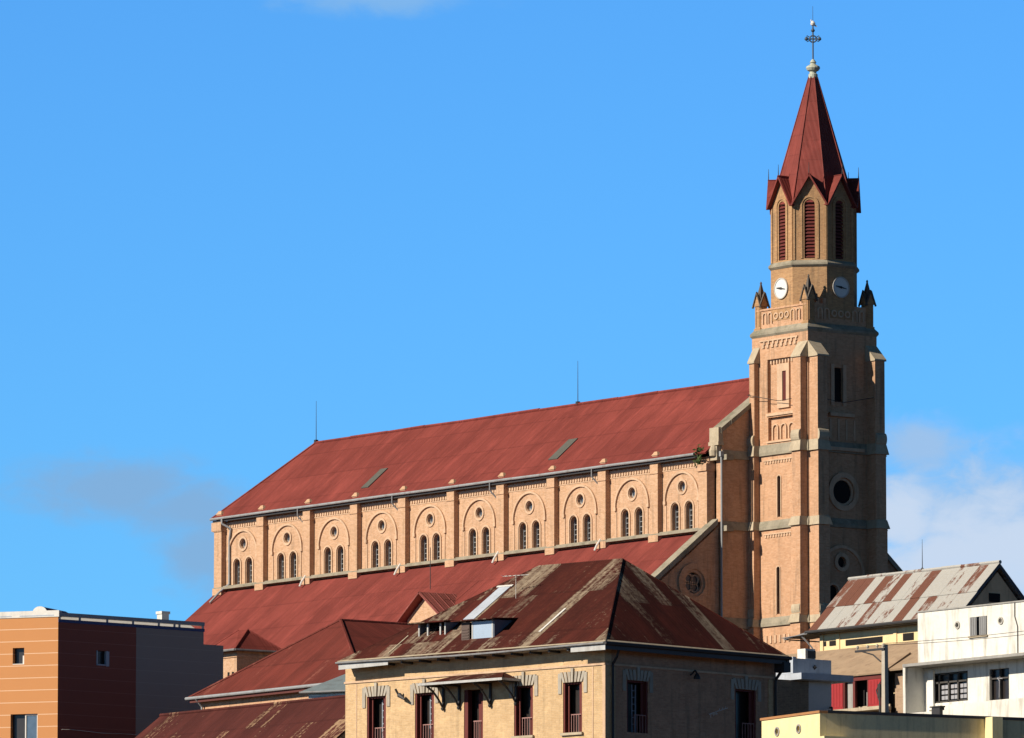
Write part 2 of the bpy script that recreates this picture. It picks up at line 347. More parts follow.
hm = MB(); rr = random.Random(11); nh = 96; hs_ = [rr.uniform(.75, 1.0) for _ in range(nh)]  # unseen hill ring, added to block low sky light on shaded faces
hs_ = [(hs_[i - 1] + 2 * hs_[i] + hs_[(i + 1) % nh]) / 4 for i in range(nh)]
rows = []
for r_, k in ((2600, -.06), (3200, .55), (3800, 1.0), (4400, .8), (5200, .3)):
    rows.append([(CAM[0] + Fh.x * 300 + r_ * cos(2 * pi * i / nh), CAM[1] + Fh.y * 300 + r_ * sin(2 * pi * i / nh), k * hs_[i] * 205) for i in range(nh)])
for a, b in zip(rows, rows[1:]):
    for i in range(nh): hm.add([a[i], a[(i + 1) % nh], b[(i + 1) % nh], b[i]], [(0, 1, 2, 3)])
hl_ = hm.build('light_blocking_hills', plain('wooded_blocker_hills', (.06, .065, .035), .95, .5, .004, (.07, .045, .03), .5, streak=False, fine=.03), smooth=True); hl_['kind'] = 'structure'
if hl_.data.polygons[0].normal.z < 0: hl_.data.flip_normals()

# ------------------------------------------------------------------ church
CH = Vector((0, 0, 32))
church = thing('church', 'large brick church with long red tin roof, arched clerestory and tall clock tower', 'church', CH)
def mb(): return MB(CH)
ZG, ZS = 51.76, 47.40               # gutter, sill
# clerestory wall
m = mb(); holes = []; bays = []
for i in range(10):
    x0 = 5 * i if i else .45; x1 = 5 * i + 4.25 if i < 9 else 48.75
    bays.append((x0, x1, (x0 + x1) / 2))
for x0, x1, c in bays:
    for k in (-.66, .66): holes.append(arch(c + k, 47.5, 49.12, .66))
    holes.append(circ(c, 50.05, .30, 16))
m.plate(rect(-.2, 49.4, 41, 51.62), holes, onY(.30, .72))
m.box(-.2, 49.4, 10.6, 10.9, 34, 51.6); m.box(-.2, .1, .74, 10.58, 34, 51.6)
m.build('clerestory_wall', BRICK, church)
mb().box(.2, 49.2, 1.3, 1.35, 42, 51.4).build('dark_lining', VOID, church)
# pilasters
def pilaster(x0, x1):
    m = mb(); m.box(x0, x1, -.06, .30, 47.25, 51.62); m.box(x0 - .06, x1 + .06, -.11, .30, 50.95, 51.05)
    m.box(x0 - .08, x1 + .08, -.13, .30, 46.95, 47.35)
    m.box(x0 + .12, x1 - .12, .03, .29, 51.62, 52.05)
    m.loft([(x0 + .08, -.02, 52.05), (x1 - .08, -.02, 52.05), (x1 - .08, .34, 52.05), (x0 + .08, .34, 52.05)],
           [(x0 + .26, .1, 52.28), (x1 - .26, .1, 52.28), (x1 - .26, .22, 52.28), (x0 + .26, .22, 52.28)])
    return m
p1 = pilaster(4.25, 5.0).build('pilaster', BRICK, church)
for i in range(2, 10): copy_part(p1, church, (5 * (i - 1), 0, 0))
m = pilaster(-.36, .45); m.box(-.36, .1, .3, 1.0, 42, 51.6); m.box(-.55, .5, -.14, .5, 51.0, 51.55); m.build('pilaster', BRICK, church)
m = mb(); m.box(48.75, 49.55, 0, .58, 44, 51.2); m.box(48.65, 49.62, -.1, .58, 50.75, 51.15); m.build('pilaster', BRICK, church)
# bay ornaments
def moulding(c):
    m = mb(); f = onY(.19, .302)
    m.ring((c, 49.30), 1.53, 1.65, f, 0, 180, 22)
    for s in (-1, 1):
        m.box(c + s * 1.58 - .11, c + s * 1.58 + .11, .17, .30, 49.10, 49.30)
        m.box(c + s * 1.5 - .03, c + s * 1.5 + .03, .25, .301, 47.5, 49.1)
    g2 = onY(.235, .301)
    m.ring((c, 50.05), .34, .47, g2, 0, 360, 20)
    for k in (-.66, .66):
        m.ring((c + k, 48.79), .38, .49, g2, 0, 180, 14)
        for s in (-1, 1): m.box(c + k + s * .435 - .055, c + k + s * .435 + .055, .235, .301, 47.5, 48.79)
    return m
def window(c, k):
    m = mb(); f = onY(.56, .62); c = c + k
    m.ring((c, 48.79), .27, .35, f, 0, 180, 12); m.box(c - .35, c - .27, .56, .62, 47.5, 48.79); m.box(c + .27, c + .35, .56, .62, 47.5, 48.79)
    for z in (47.75, 48.05, 48.35, 48.65): m.box(c - .27, c + .27, .57, .61, z - .018, z + .018)
    m.box(c - .02, c + .02, .568, .612, 47.5, 49.05)
    return m
def pane(c, k):
    m = mb(); m.plate(arch(c + k, 47.5, 49.08, .6), [], onY(.63, .65)); return m
def dent(x0, x1):
    m = mb(); m.box(x0 + .02, x1 - .02, .24, .301, 51.34, 51.50); m.box(x0 + .02, x1 - .02, .27, .301, 51.06, 51.11)
    n = int((x1 - x0) / .26)
    for i in range(n):
        a = x0 + .1 + (x1 - x0 - .2) * (i + .5) / n; m.box(a - .06, a + .06, .24, .302, 51.15, 51.31)
    return m
def occ(c):
    m = mb(); f = onY(.50, .56); m.ring((c, 50.05), .22, .31, f, 0, 360, 18); return m
mo = moulding(bays[1][2]).build('arch_moulding', TRIM, church)
wi = []
for k in (-.66, .66):
    w = window(bays[1][2], k).build('arched_window', ZINC, church); pane(bays[1][2], k).build('pane', GLASS, w); wi.append(w)
oc = occ(bays[1][2]).build('round_window', ZINC, church); mb().plate(circ(bays[1][2], 50.05, .29, 18), [], onY(.57, .59)).build('pane', GLASSB, oc)
de = dent(5, 9.25).build('dentil_course', TRIM, church)
for i, (x0, x1, c) in enumerate(bays):
    if i == 1: continue
    sh = (c - bays[1][2], 0, 0)
    for o in [mo, oc] + wi: copy_part(o, church, sh)
    if i in (0, 9): dent(x0, x1).build('dentil_course', TRIM, church)
    else: copy_part(de, church, sh)
# sill course, gutter, downpipes
m = mb(); m.box(-.45, 49.55, -.12, .31, 47.28, 47.42); m.box(-.4, 49.5, .05, .31, 47.42, 47.5); m.build('sill_course', STONE, church)
m = mb()
for i in range(13):
    a = -.5 + i * 3.78; m.tube((a, -.24, ZG + .01 * (i % 3)), (a + 3.8, -.24, ZG + .01 * ((i + 1) % 3)), .085, 8)
m.build('gutter', ZINC, church)
mb().box(-.4, 48.9, -.15, -.1, 51.56, 51.68).build('eaves_board', DARKM, church)
for x in (4.0, 8.95, 13.9, 18.9, 23.95, 28.85, 33.95, 38.9):
    if x in (4.0, 13.9, 23.95, 33.95):
        continue
    m = mb(); m.path([(x, -.24, 51.7), (x, -.24, 51.25), (x + .35, .22, 50.6), (x + .35, .24, 50.0)], .05)
    m.build('downpipe', ZINCD, church)
    m = mb(); m.path([(x + .6, -.05, 47.5), (x + .6, -.35, 47.1), (x + .6, -.5, 46.8)], .06); m.build('downpipe', WHITEP, church)
m = mb(); m.path([(.75, -.24, 51.7), (.75, -.24, 51.4), (1.1, .2, 51.1), (.95, .2, 50.4), (.95, .2, 47.6), (.6, -.3, 47.1), (.4, -.9, 46.4)], .07, 8); m.build('downpipe', ZINC, church)
# nave roof (hipped at its far end)
YR, ZR = 5.6, 56.70
m = mb(); e0 = (-.5, -.2, 51.80); e1 = (49.65, -.2, 51.80); r0 = (2.69, YR, ZR); r1 = (49.65, YR, ZR); b0 = (-.5, 2 * YR + .2, 51.80); b1 = (49.65, 2 * YR + .2, 51.8)
for q in ((e0, e1, r1, r0), (b1, b0, r0, r1), (b0, e0, r0)): m.slab(q, .1)
nroof = m.build('nave_roof', ROOFC, church)
m = mb()
for i in range(12):
    a = 2.6 + i * 3.92; m.tube((a, YR, ZR + .03 + .025 * (i % 2)), (a + 3.9, YR, ZR + .03 + .02 * ((i * 7) % 3)), .1, 6)
m.tube(e0, (2.69, YR, ZR + .03), .07, 6); m.build('ridge_cap', ROOFC, church)
def on_roof(x, s): return Vector((x, -.2 + s * 5.8, 51.8 + s * 4.9))
for x, s0, s1, w in ((14.35, .16, .42, .75), (33.1, .2, .47, .9)):
    m = mb(); n = Vector((0, -4.9, 5.8)).normalized() * .06
    m.slab([on_roof(x, s0) + n, on_roof(x + w, s0) + n, on_roof(x + w, s1) + n, on_roof(x, s1) + n], .05)
    m.build('skylight', plain('skylight_sheet_%d' % int(x), (.10, .10, .085), .7, .5, 3), church)
for x in (2.75, 29.95):
    m = mb(); m.tube((x, YR, ZR), (x, YR, ZR + 2.7), .028, 6, .012); m.box(x - .1, x + .1, YR - .1, YR + .1, ZR + .05, ZR + .22); m.build('lightning_rod', DARKM, church)
# aisles
def aisle_z(y): return 47.22 + .80 * (y - .28)
m = mb(); m.slab([(-.5, .29, aisle_z(.29)), (49.6, .29, aisle_z(.29)), (49.6, -8.2, aisle_z(-8.2)), (-.5, -8.2, aisle_z(-8.2))], .1); m.build('aisle_roof', ROOFC, church)
m = mb(); m.slab([(-.5, 10.95, aisle_z(.29)), (49.6, 10.95, aisle_z(.29)), (49.6, 19.2, aisle_z(-8.2)), (-.5, 19.2, aisle_z(-8.2))], .1); m.build('aisle_roof', ROOFC, church)
m = mb(); m.box(0, 49.4, -7.7, -7.3, 32, aisle_z(-7.6) - .15); m.box(0, .4, -7.28, .3, 32, 40.6); m.box(0, 49.4, 18.3, 18.7, 32, 40.3); m.build('aisle_wall', BRICK, church)
m = mb(); m.plate([(.5, 47.5), (-7.9, 40.78), (-7.9, 32), (.5, 32)], [circ(-1.35, 44.1, .82)], onX(49.62, 50.0)); m.build('aisle_end_wall', BRICKT, church)
m = mb(); m.plate([(10.7, 48.4), (19.0, 41.2), (19.0, 32), (10.7, 32)], [], onX(49.62, 50.0)); m.build('aisle_end_wall', BRICKT, church)
m = mb(); m.ring((-1.35, 44.1), .80, 1.15, onX(49.98, 50.09), 0, 360, 28); m.ring((-1.35, 44.1), .62, .82, onX(49.8, 49.99), 0, 360, 24); w = m.build('round_window', BRICKT, church)
m = mb(); m.plate(circ(-1.35, 44.1, .8), [], onX(49.7, 49.74)); m.build('pane', GLASS, w)
m = mb()
for k in range(4): m.ring((-1.35 + .33 * cos(k * pi / 2 + .7), 44.1 + .33 * sin(k * pi / 2 + .7)), .22, .3, onX(49.75, 49.8), 0, 360, 12)
m.build('tracery', TRIM, w)
def coping(ya, za, yb, zb, x0, x1, th, name='coping'):
    m = mb(); n = 7
    for i in range(n):
        t0, t1 = i / n, (i + .985) / n; j = .015 * ((i * 5) % 3)
        A = Vector((0, ya + (yb - ya) * t0, za + (zb - za) * t0)); B = Vector((0, ya + (yb - ya) * t1, za + (zb - za) * t1))
        m.hexa([(x0 - j, A.y, A.z - th), (x1 + j, A.y, A.z - th), (x1 + j, B.y, B.z - th), (x0 - j, B.y, B.z - th)], [(x0 - j, A.y, A.z), (x1 + j, A.y, A.z), (x1 + j, B.y, B.z), (x0 - j, B.y, B.z)])
    return m.build(name, STONE, church)
coping(.35, 47.92, -8.0, 41.35, 49.42, 50.14, .34); coping(10.7, 48.7, 19.1, 41.5, 49.42, 50.14, .34)
# gable end wall
m = mb(); m.prism_x([(.6, 34), (10.6, 34), (10.6, 53.0), (5.6, 56.7), (.6, 53.0)], 49.68, 50.2); m.build('gable_wall', BRICKT, church)
coping(.45, 53.2, 5.6, 56.98, 49.4, 50.34, .3); coping(10.75, 53.2, 5.6, 56.98, 49.4, 50.34, .3)
m = mb(); m.box(49.45, 50.3, .28, .62, 52.35, 53.25); m.box(49.5, 50.12, .3, .6, 51.35, 52.35); m.box(49.42, 50.35, .22, .64, 52.2, 52.42); m.lathe((49.8, .35, 51.9), [(.0, -.35), (.28, -.3), (.32, 0), (.2, .3), (0, .36)], 10); m.build('kneeler', STONEL, church)
m = mb(); m.path([(50.27, .5, 51.6), (50.27, .52, 51.2), (50.27, .52, 40)], .06, 8); m.box(50.18, 50.36, .4, .64, 51.55, 51.85); m.build('downpipe', ZINC, church)
for z0, z1 in ((51.45, 51.95), (47.30, 47.8), (41.6, 42.2)):
    m = mb()
    m.loft([(50.19, .6, z0), (50.36, .6, z0), (50.36, 3.0, z0), (50.19, 3.0, z0)], [(50.19, .6, z1), (50.24, .6, z1), (50.24, 3.0, z1), (50.19, 3.0, z1)])
    m.box(50.19, 50.62, .62, 1.15, z0 - .1, z0 + .22)
    m.build('string_course', STONE, church)

# ---- tower
TX, TY, TH = 52.6, 5.6, 2.58
xa, xb, ya, yb = TX - TH, TX + TH, TY - TH, TY + TH
m = mb(); c = TH - .22
m.box(TX - c, TX + c, TY - c, TY + c, 32, 58.9)
# south face plate (u = x)
sf = [rect(51.45, 54.0, 54.15, 57.25), rect(51.5, 53.95, 52.5, 53.85), arch(52.5, 48.0, 50.4, .28), arch(52.4, 42.36, 45.1, .28)]
m.plate(rect(xa, xb, 32, 58.9), sf, onY(ya, ya + .22))
# east face plate (u = y)
ef = [rect(4.95, 5.6, 54.6, 56.6), circ(5.6, 49.4, .82), circ(5.45, 45.3, .32), arch(4.8, 40.6, 43.95, .75), arch(6.1, 40.6, 43.95, .75)]
m.plate(rect(ya + .225, yb - .225, 32, 58.9), ef, onX(xb, xb - .22))
m.box(xa, xb, yb - .22, yb, 32, 58.9); m.box(xa, xa + .22, ya + .225, yb - .225, 32, 58.9)
m.build('bell_tower', BRICKT, church)
# stepped frames and blind arches inside the panels
y0 = ya + .12
m = mb(); m.plate(rect(52.2, 53.3, 54.35, 56.95), [rect(52.68, 53.02, 54.75, 56.5)], onY(y0 - .02, ya + .215)); m.build('window_surround', TRIM, church)
m = mb()
for i in range(9): m.box(51.55 + i * .27, 51.68 + i * .27, y0, ya + .215, 57.0, 57.2)
m.box(51.46, 53.99, y0 + .02, ya + .215, 57.19, 57.245); m.build('dentil_course', TRIM, church)
for i in range(3):
    m = mb(); m.ring((51.98 + i * .75, 53.2), .2, .27, onY(y0, ya + .215), 0, 180, 10); m.box(51.71 + i * .75, 51.78 + i * .75, y0, ya + .215, 52.55, 53.2); m.box(52.18 + i * .75, 52.25 + i * .75, y0, ya + .215, 52.55, 53.2); m.build('blind_arch', TRIM, church)
for z in (51.15, 46.85):
    m = mb()
    for i in range(11): m.box(51.2 + i * .25, 51.32 + i * .25, ya - .05, ya + .01, z, z + .165)
    m.box(51.1, 54.1, ya - .07, ya + .01, z + .16, z + .24); m.build('dentil_course', TRIM, church)
m = mb()
for i in range(8): m.box(51.0 + i * .42, 51.2 + i * .42, ya - .07, ya + .01, 57.95, 58.16); m.box(51.15 + i * .42, 51.28 + i * .42, ya - .08, ya + .01, 58.15, 58.34)
m.box(50.8, 54.3, ya - .085, ya + .01, 58.33, 58.42); m.build('dentil_course', TRIM, church)
for z0, z1 in ((53.93, 54.08), (52.36, 52.46)): mb().box(51.4, 54.05, ya - .08, ya + .01, z0, z1).build('window_ledge', TRIM, church)
for k in range(6): mb().box(51.2 + k * .42, 51.36 + k * .42, ya - .06, ya + .01, 40.7, 41.15).build('brick_dentil', TRIM, church)
m = mb(); m.box(52.62, 53.05, ya + .17, ya + .19, 54.75, 56.5); m.box(52.8, 52.84, ya + .15, ya + .175, 54.75, 56.5); w = m.build('tower_window', REDW, church)
for cx, z0, z1 in ((52.5, 48.0, 50.4), (52.4, 42.36, 45.1)):
    m = mb(); m.plate(arch(cx, z0, z1, .28), [], onY(ya + .16, ya + .19)); m.build('slit_window', VOID, church)
    m = mb(); m.ring((cx, z1 - .14), .15, .22, onY(ya - .04, ya + .005), 0, 180, 10); m.box(cx - .22, cx - .15, ya - .04, ya + .005, z0, z1 - .14); m.box(cx + .15, cx + .22, ya - .04, ya + .005, z0, z1 - .14); m.build('window_surround', TRIM, church)
# east face windows
m = mb(); m.ring((5.6, 49.4), .82, 1.12, onX(xb - .01, xb + .1), 0, 360, 30); m.ring((5.6, 49.4), .68, .82, onX(xb - .2, xb - .06), 0, 360, 26); w = m.build('rose_window', TRIM, church)
m = mb(); m.plate(circ(5.6, 49.4, .8), [], onX(xb - .19, xb - .16)); m.build('pane', VOID, w)
m = mb(); m.ring((5.45, 45.3), .32, .55, onX(xb - .01, xb + .08), 0, 360, 20); m.ring((5.45, 44.6), 1.5, 1.68, onX(xb - .01, xb + .1), 0, 180, 26)
for cy in (4.8, 6.1): m.ring((cy, 43.575), .375, .5, onX(xb - .01, xb + .07), 0, 180, 14)
w = m.build('arched_window', TRIM, church)
m = mb(); m.box(xb - .19, xb - .16, 4.4, 6.5, 40.6, 43.95); m.plate(circ(5.45, 45.3, .33), [], onX(xb - .19, xb - .16)); m.build('pane', VOID, w)
m = mb(); m.box(xb - .19, xb - .16, 4.95, 5.6, 54.6, 56.6); m.build('tower_window', VOID, church)
m = mb(); m.box(xb - .01, xb + .25, 4.5, 6.3, 53.75, 53.95); m.box(xb - .01, xb + .3, 4.4, 7.0, 51.75, 51.95); m.box(xb - .01, xb + .06, 4.7, 4.95, 54.4, 56.8); m.box(xb - .01, xb + .06, 5.6, 5.85, 54.4, 56.8)
for yy in (4.6, 5.2, 5.8, 6.4): m.box(xb - .01, xb + .05, yy, yy + .12, 52.4, 53.6)
m.build('window_ledge', TRIM, church)
# angle buttresses, each stage stepping in
def buttress(kind, a0, a1, d):
    # kind 'S': a = x span, projects to -y; kind 'E': a = y span, projects to +x; N and W likewise
    m = mb()
    def bx(p0, p1, z0, z1, ex=0.0):
        if kind == 'S': m.box(a0 - ex, a1 + ex, ya - p1, ya - p0 + .001, z0, z1)
        elif kind == 'E': m.box(xb + p0 - .001, xb + p1, a0 - ex, a1 + ex, z0, z1)
        elif kind == 'N': m.box(a0 - ex, a1 + ex, yb + p0 - .001, yb + p1, z0, z1)
        else: m.box(xa - p1, xa - p0 + .001, a0 - ex, a1 + ex, z0, z1)
    bx(0, d, 52.2, 57.1); bx(0, d + .06, 47.75, 51.7, .03); bx(0, d + .12, 42.1, 47.35, .06); bx(0, d + .18, 32, 41.7, .09)
    o = m.build('buttress', BRICKT, church)
    m = mb()
    def P(a, p, z): return {'S': (a, ya - p, z), 'E': (xb + p, a, z), 'N': (a, yb + p, z), 'W': (xa - p, a, z)}[kind]
    e = .08
    m.hexa([P(a0 - e, 0, 57.1), P(a1 + e, 0, 57.1), P(a1 + e, d + e, 57.1), P(a0 - e, d + e, 57.1)], [P(a0 - e, 0, 58.05), P(a1 + e, 0, 58.05), P(a1 + e, d + e, 57.2), P(a0 - e, d + e, 57.2)]); m.build('weathering', STONEL, o)
    for z0, z1, dd in ((51.64, 52.28, d + .2), (47.31, 47.83, d + .26), (41.68, 42.2, d + .32)):
        m = mb(); m.hexa([P(a0 - .16, 0, z0), P(a1 + .16, 0, z0), P(a1 + .16, dd, z0), P(a0 - .16, dd, z0)], [P(a0 - .04, 0, z1), P(a1 + .04, 0, z1), P(a1 + .04, dd - .14, z1), P(a0 - .04, dd - .14, z1)]); m.build('string_course', STONEL, o)
    for zc in (52.2, 42.15):         # rounded scroll at the foot of the stage
        am = (a0 + a1) / 2; n = 8; q0 = []; q1 = []
        for i in range(n + 1):
            t = pi * i / n; q0.append(P(a0 - .02 + 0 * t, d + .02 + .16 * sin(t) , zc + .34 - .34 * cos(t)))
            q1.append(P(a1 + .02, d + .02 + .16 * sin(t), zc + .34 - .34 * cos(t)))
        m = mb(); m.loft(q0, q1); m.build('scroll', STONEL, o)
    return o
for a0, a1, d in ((50.2, 50.66, .36), (54.36, 55.08, .48)): buttress('S', a0, a1, d)
for a0, a1 in ((3.10, 3.82), (7.40, 8.12)): buttress('E', a0, a1, .78)
for a0, a1 in ((50.02, 50.56), (54.36, 55.08)): buttress('N', a0, a1, .48)
# string courses round the shaft
def band(h0, h1, z0, z1):
    q = lambda h, z: [(TX - h, TY - h, z), (TX + h, TY - h, z), (TX + h, TY + h, z), (TX - h, TY + h, z)]
    m.loft(q(h0, z0), q(h1, z1))
for z0, z1 in ((51.64, 52.28), (47.31, 47.83), (41.68, 42.2)): m = mb(); band(TH + .13, TH + .13, z0, z0 + .18); band(TH + .13, TH + .02, z0 + .18, z1); m.build('string_course', STONE, church)
m = mb()
band(TH + .01, TH + .09, 58.62, 58.74); band(TH + .09, TH + .09, 58.74, 58.86); band(TH + .09, TH - .12, 58.86, 59.14)
m.build('string_course', STONE, church)
# parapet with relief
PH = 2.40; xa, xb, ya, yb = TX - PH, TX + PH, TY - PH, TY + PH
m = mb(); pz0, pz1 = 59.1, 60.3
for (x0, x1, y0, y1) in ((xa, xb, ya, ya + .3), (xa, xb, yb - .3, yb), (xa, xa + .3, ya + .301, yb - .301), (xb - .3, xb, ya + .301, yb - .301)): m.box(x0, x1, y0, y1, 59.1, pz1)
m.box(xa + .25, xb - .25, ya + .25, yb - .25, 58.85, 59.6)
for k in range(5): m.box(xb - .3, xb, 3.3 + k * .5, 3.55 + k * .5, pz1, pz1 + (.42, .3, .34, .2, .14)[k])
for k in (0, 1): m.box(54.2 + .35 * k, 54.4 + .35 * k, ya, ya + .3, pz1, pz1 + .12)
m.box(xa, xb, ya - .06, ya + .3, pz1 - .12, pz1 - .02)
m.build('parapet', BRICKT, church)
f = onY(ya - .08, ya + .005); fe = onX(xb - .005, xb + .08)
for uu, ff in ((TX, f), (TY, fe)):
    m = mb()
    for k in (-1, 0, 1): m.ring((uu + k * .5, 59.78), .13, .21, ff, 0, 360, 14)
    for s in (-1, 1):
        for r in (1.05, 1.55):
            m.ring((uu + s * r, 59.88), .12, .19, ff, 0, 180, 10)
            for d in (-.155, .155):
                a = uu + s * r + d
                (m.box(a - .035, a + .035, ya - .08, ya + .005, 59.4, 59.88) if ff is f else m.box(xb - .005, xb + .08, a - .035, a + .035, 59.4, 59.88))
    m.build('parapet_relief', TRIM, church)
def pinnacle(x, y):
    m = mb(); h = .25
    m.box(x - h, x + h, y - h, y + h, 58.95, 60.55); m.box(x - h - .05, x + h + .05, y - h - .05, y + h + .05, 58.9, 59.2)
    for z in (59.3,):                 # narrow blind lancets on the shaft
        m.box(x - .17, x - .12, y - h - .03, y - h, z, 60.4); m.box(x + .12, x + .17, y - h - .03, y - h, z, 60.4)
        m.box(x + h, x + h + .03, y - .17, y - .12, z, 60.4); m.box(x + h, x + h + .03, y + .12, y + .17, z, 60.4)
    g = h + .05
    m.prism_y([(x - g, 60.5), (x + g, 60.5), (x, 61.2)], y - g, y + g); m.prism_x([(y - g, 60.5), (y + g, 60.5), (y, 61.2)], x - g - .004, x + g + .004)
    o = m.build('pinnacle', BRICKO, church)
    m = mb(); q = .27
    m.loft([(x - q, y - q, 60.56), (x + q, y - q, 60.56), (x + q, y + q, 60.56), (x - q, y + q, 60.56)], [(x - .03, y - .03, 61.85), (x + .03, y - .03, 61.85), (x + .03, y + .03, 61.85), (x - .03, y + .03, 61.85)])
    m.lathe((x, y, 61.85), [(0, -.05), (.07, 0), (.05, .08), (0, .14)], 8)
    for g0, d in ((-1, 'y'), (1, 'y'), (-1, 'x'), (1, 'x')):      # gablet copings
        for sgn in (-1, 1):
            e = h + .07
            if d == 'y': m.hexa([(x + sgn * (e + .03), y + g0 * e - .05, 60.4), (x + sgn * (e + .03), y + g0 * e + .05, 60.4), (x, y + g0 * e + .05, 61.22), (x, y + g0 * e - .05, 61.22)], [(x + sgn * (e + .09), y + g0 * e - .05, 60.44), (x + sgn * (e + .09), y + g0 * e + .05, 60.44), (x, y + g0 * e + .05, 61.36), (x, y + g0 * e - .05, 61.36)])
            else: m.hexa([(x + g0 * e - .05, y + sgn * (e + .03), 60.4), (x + g0 * e + .05, y + sgn * (e + .03), 60.4), (x + g0 * e + .05, y, 61.22), (x + g0 * e - .05, y, 61.22)], [(x + g0 * e - .05, y + sgn * (e + .09), 60.44), (x + g0 * e + .05, y + sgn * (e + .09), 60.44), (x + g0 * e + .05, y, 61.36), (x + g0 * e - .05, y, 61.36)])
    m.build('pinnacle_cap', plain('lead_cap', (.10, .085, .07), .8, .4, 3) if 'lead_cap' not in MC else MC['lead_cap'], o)
    return o
pn = pinnacle(TX - 2.2, TY - 2.2)
for dx, dy in ((4.4, 0), (4.4, 4.4), (0, 4.4)): copy_part(pn, church, (dx, dy, 0))
# octagon
AP = 2.42; HS = AP * tan(R(22.5))
def face_frame(k, a):                 # k-th face, k=0 faces -Y, going counter-clockwise
    an = R(-90 + 45 * k); nx, ny = cos(an), sin(an); tx, ty = -ny, nx
    return lambda u, w, t: (TX + nx * (a - t) + tx * u, TY + ny * (a - t) + ty * u, w)
def octa(a, z):
    r = a / cos(R(22.5)); return [(TX + r * cos(R(22.5 + 45 * i)), TY + r * sin(R(22.5 + 45 * i)), z) for i in range(8)]
m = mb(); m.loft(octa(AP, 59.5), octa(AP, 62.62))
m.loft(octa(AP - .32, 62.62), octa(AP - .32, 66.2))
hs = (AP - .04) * tan(R(22.5))
for k in range(8):
    fr = face_frame(k, AP - .04); sc = .30
    m.plate([(-hs, 62.7), (hs, 62.7), (hs, 66.25), (0, 67.82), (-hs, 66.25)], [arch(0, 63.0, 66.45, .62)], lambda u, w, t: fr(u * (1 - t * sc * .41), w, t * sc))
    fr2 = face_frame(k, AP - .04 + .05)
    m.ring((0, 66.14), .42, .54, lambda u, w, t: fr2(u, w, t * .06), 0, 180, 14)
    for s in (-1, 1):
        fa = face_frame(k, AP - .04 + .05)
        for u0, u1, z0, z1 in ((s * .42, s * .54, 63.0, 66.14), (s * (hs - .14), s * (hs - .005), 62.9, 66.1)):
            q = [fa(u, w, t) for t in (0, .06) for u, w in ((u0, z0), (u1, z0), (u1, z1), (u0, z1))]
            m.hexa(q[:4], q[4:])
m.build('octagonal_belfry', BRICKO, church)
m = mb(); m.loft(octa(AP + .02, 62.50), octa(AP + .14, 62.62)); m.loft(octa(AP + .14, 62.62), octa(AP + .14, 62.72)); m.loft(octa(AP + .14, 62.72), octa(AP - .03, 62.9)); m.build('string_course', STONE, church)
for k in range(8):
    fr = face_frame(k, AP - .04); m = mb()
    for i in range(17):
        z = 63.05 + i * .2; w_ = .30 if z < 66.1 else .2
        q = [fr(-w_, z, .06), fr(w_, z, .06), fr(w_, z + .06, .06), fr(-w_, z + .06, .06)]; q2 = [fr(-w_, z + .12, .2), fr(w_, z + .12, .2), fr(w_, z + .18, .2), fr(-w_, z + .18, .2)]
        m.hexa(q, q2)
    o = m.build('louvred_window', REDW, church)
    m = mb(); q = [fr(u, w, .24) for u, w in arch(0, 63.0, 66.44, .62)]; m.loft(q, [fr(u, w, .27) for u, w in arch(0, 63.0, 66.44, .62)]); m.build('dark_backing', VOID, o)
# clocks on the four cardinal faces
for k in (0, 2, 4, 6):
    fr = face_frame(k, AP); m = mb()
    m.plate(circ(0, 61.34, .57, 32), [], lambda u, w, t: fr(u, w, -.06 * t)); ck = m.build('clock_face', CLOCK, church)
    m = mb(); m.ring((0, 61.34), .55, .62, lambda u, w, t: fr(u, w, -.02 - .07 * t), 0, 360, 32); m.build('clock_rim', plain('clock_rim', (.45, .42, .38), .7) if 'clock_rim' not in MC else MC['clock_rim'], ck)
    for an, ln, wd, dp in ((172, .40, .075, .075), (-10, .40, .05, .09)):
        a = R(an); m = mb(); q = []
        for l, s in ((-.06, 1), (-.06, -1), (ln, -.35), (ln, .35)):
            q.append((l * cos(a) - s * wd * sin(a), 61.34 + l * sin(a) + s * wd * cos(a)))
        m.loft([fr(u, w, -dp) for u, w in q], [fr(u, w, -dp - .012) for u, w in q]); m.build('clock_hand', DARKM, ck)
# gables round the spire foot, spire
for k in range(8):
    m = mb(); fr = face_frame(k, AP - .04); ov = .30; gw = hs + .12; zr, ze = 67.98, 66.10
    for s in (-1, 1):
        q = [fr(0, zr, -ov), fr(s * gw, ze, -ov), fr(s * gw, ze, 1.7), fr(0, zr, 1.7)]
        v = [Vector(p) for p in q]; n = (v[1] - v[0]).cross(v[2] - v[0]).normalized(); n = n if n.z > 0 else -n
        m.loft(v, [p - n * .09 for p in v])
    o = m.build('gable_roof', ROOFS, church)
    m = mb(); m.tube(fr(0, zr, -ov + .04), Vector(fr(0, zr, -ov + .04)) + Vector((0, 0, .62)), .03, 6, .012); m.build('gable_spike', DARKM, o)
m = mb(); m.loft(octa(2.36, 66.3), octa(.24, 74.0)); spire = m.build('spire', ROOFS, church)
m = mb()
for a, b in zip(octa(2.37, 66.3), octa(.25, 74.0)): m.tube(a, b, .05, 6, .03)
m.build('hip_flashing', ROOFS, spire)
m = mb(); m.lathe((TX, TY, 73.9), [(.27, 0), (.27, .25), (.2, .3), (.2, .4), (.34, .48), (.42, .62), (.38, .72), (.2, .82), (.14, .9), (.2, .95), (.1, 1.1), (.05, 1.15)], 14); m.build('finial', plain('green_copper', (.42, .44, .36), .8, .5, 6), spire)
m = mb(); D = Rt; cz = 76.25
P3 = lambda u, z: (TX + D.x * u, TY + D.y * u, z)
m.tube(P3(0, 74.9), P3(0, 77.0), .045, 8); m.tube(P3(-.34, cz), P3(.34, cz), .045, 8)
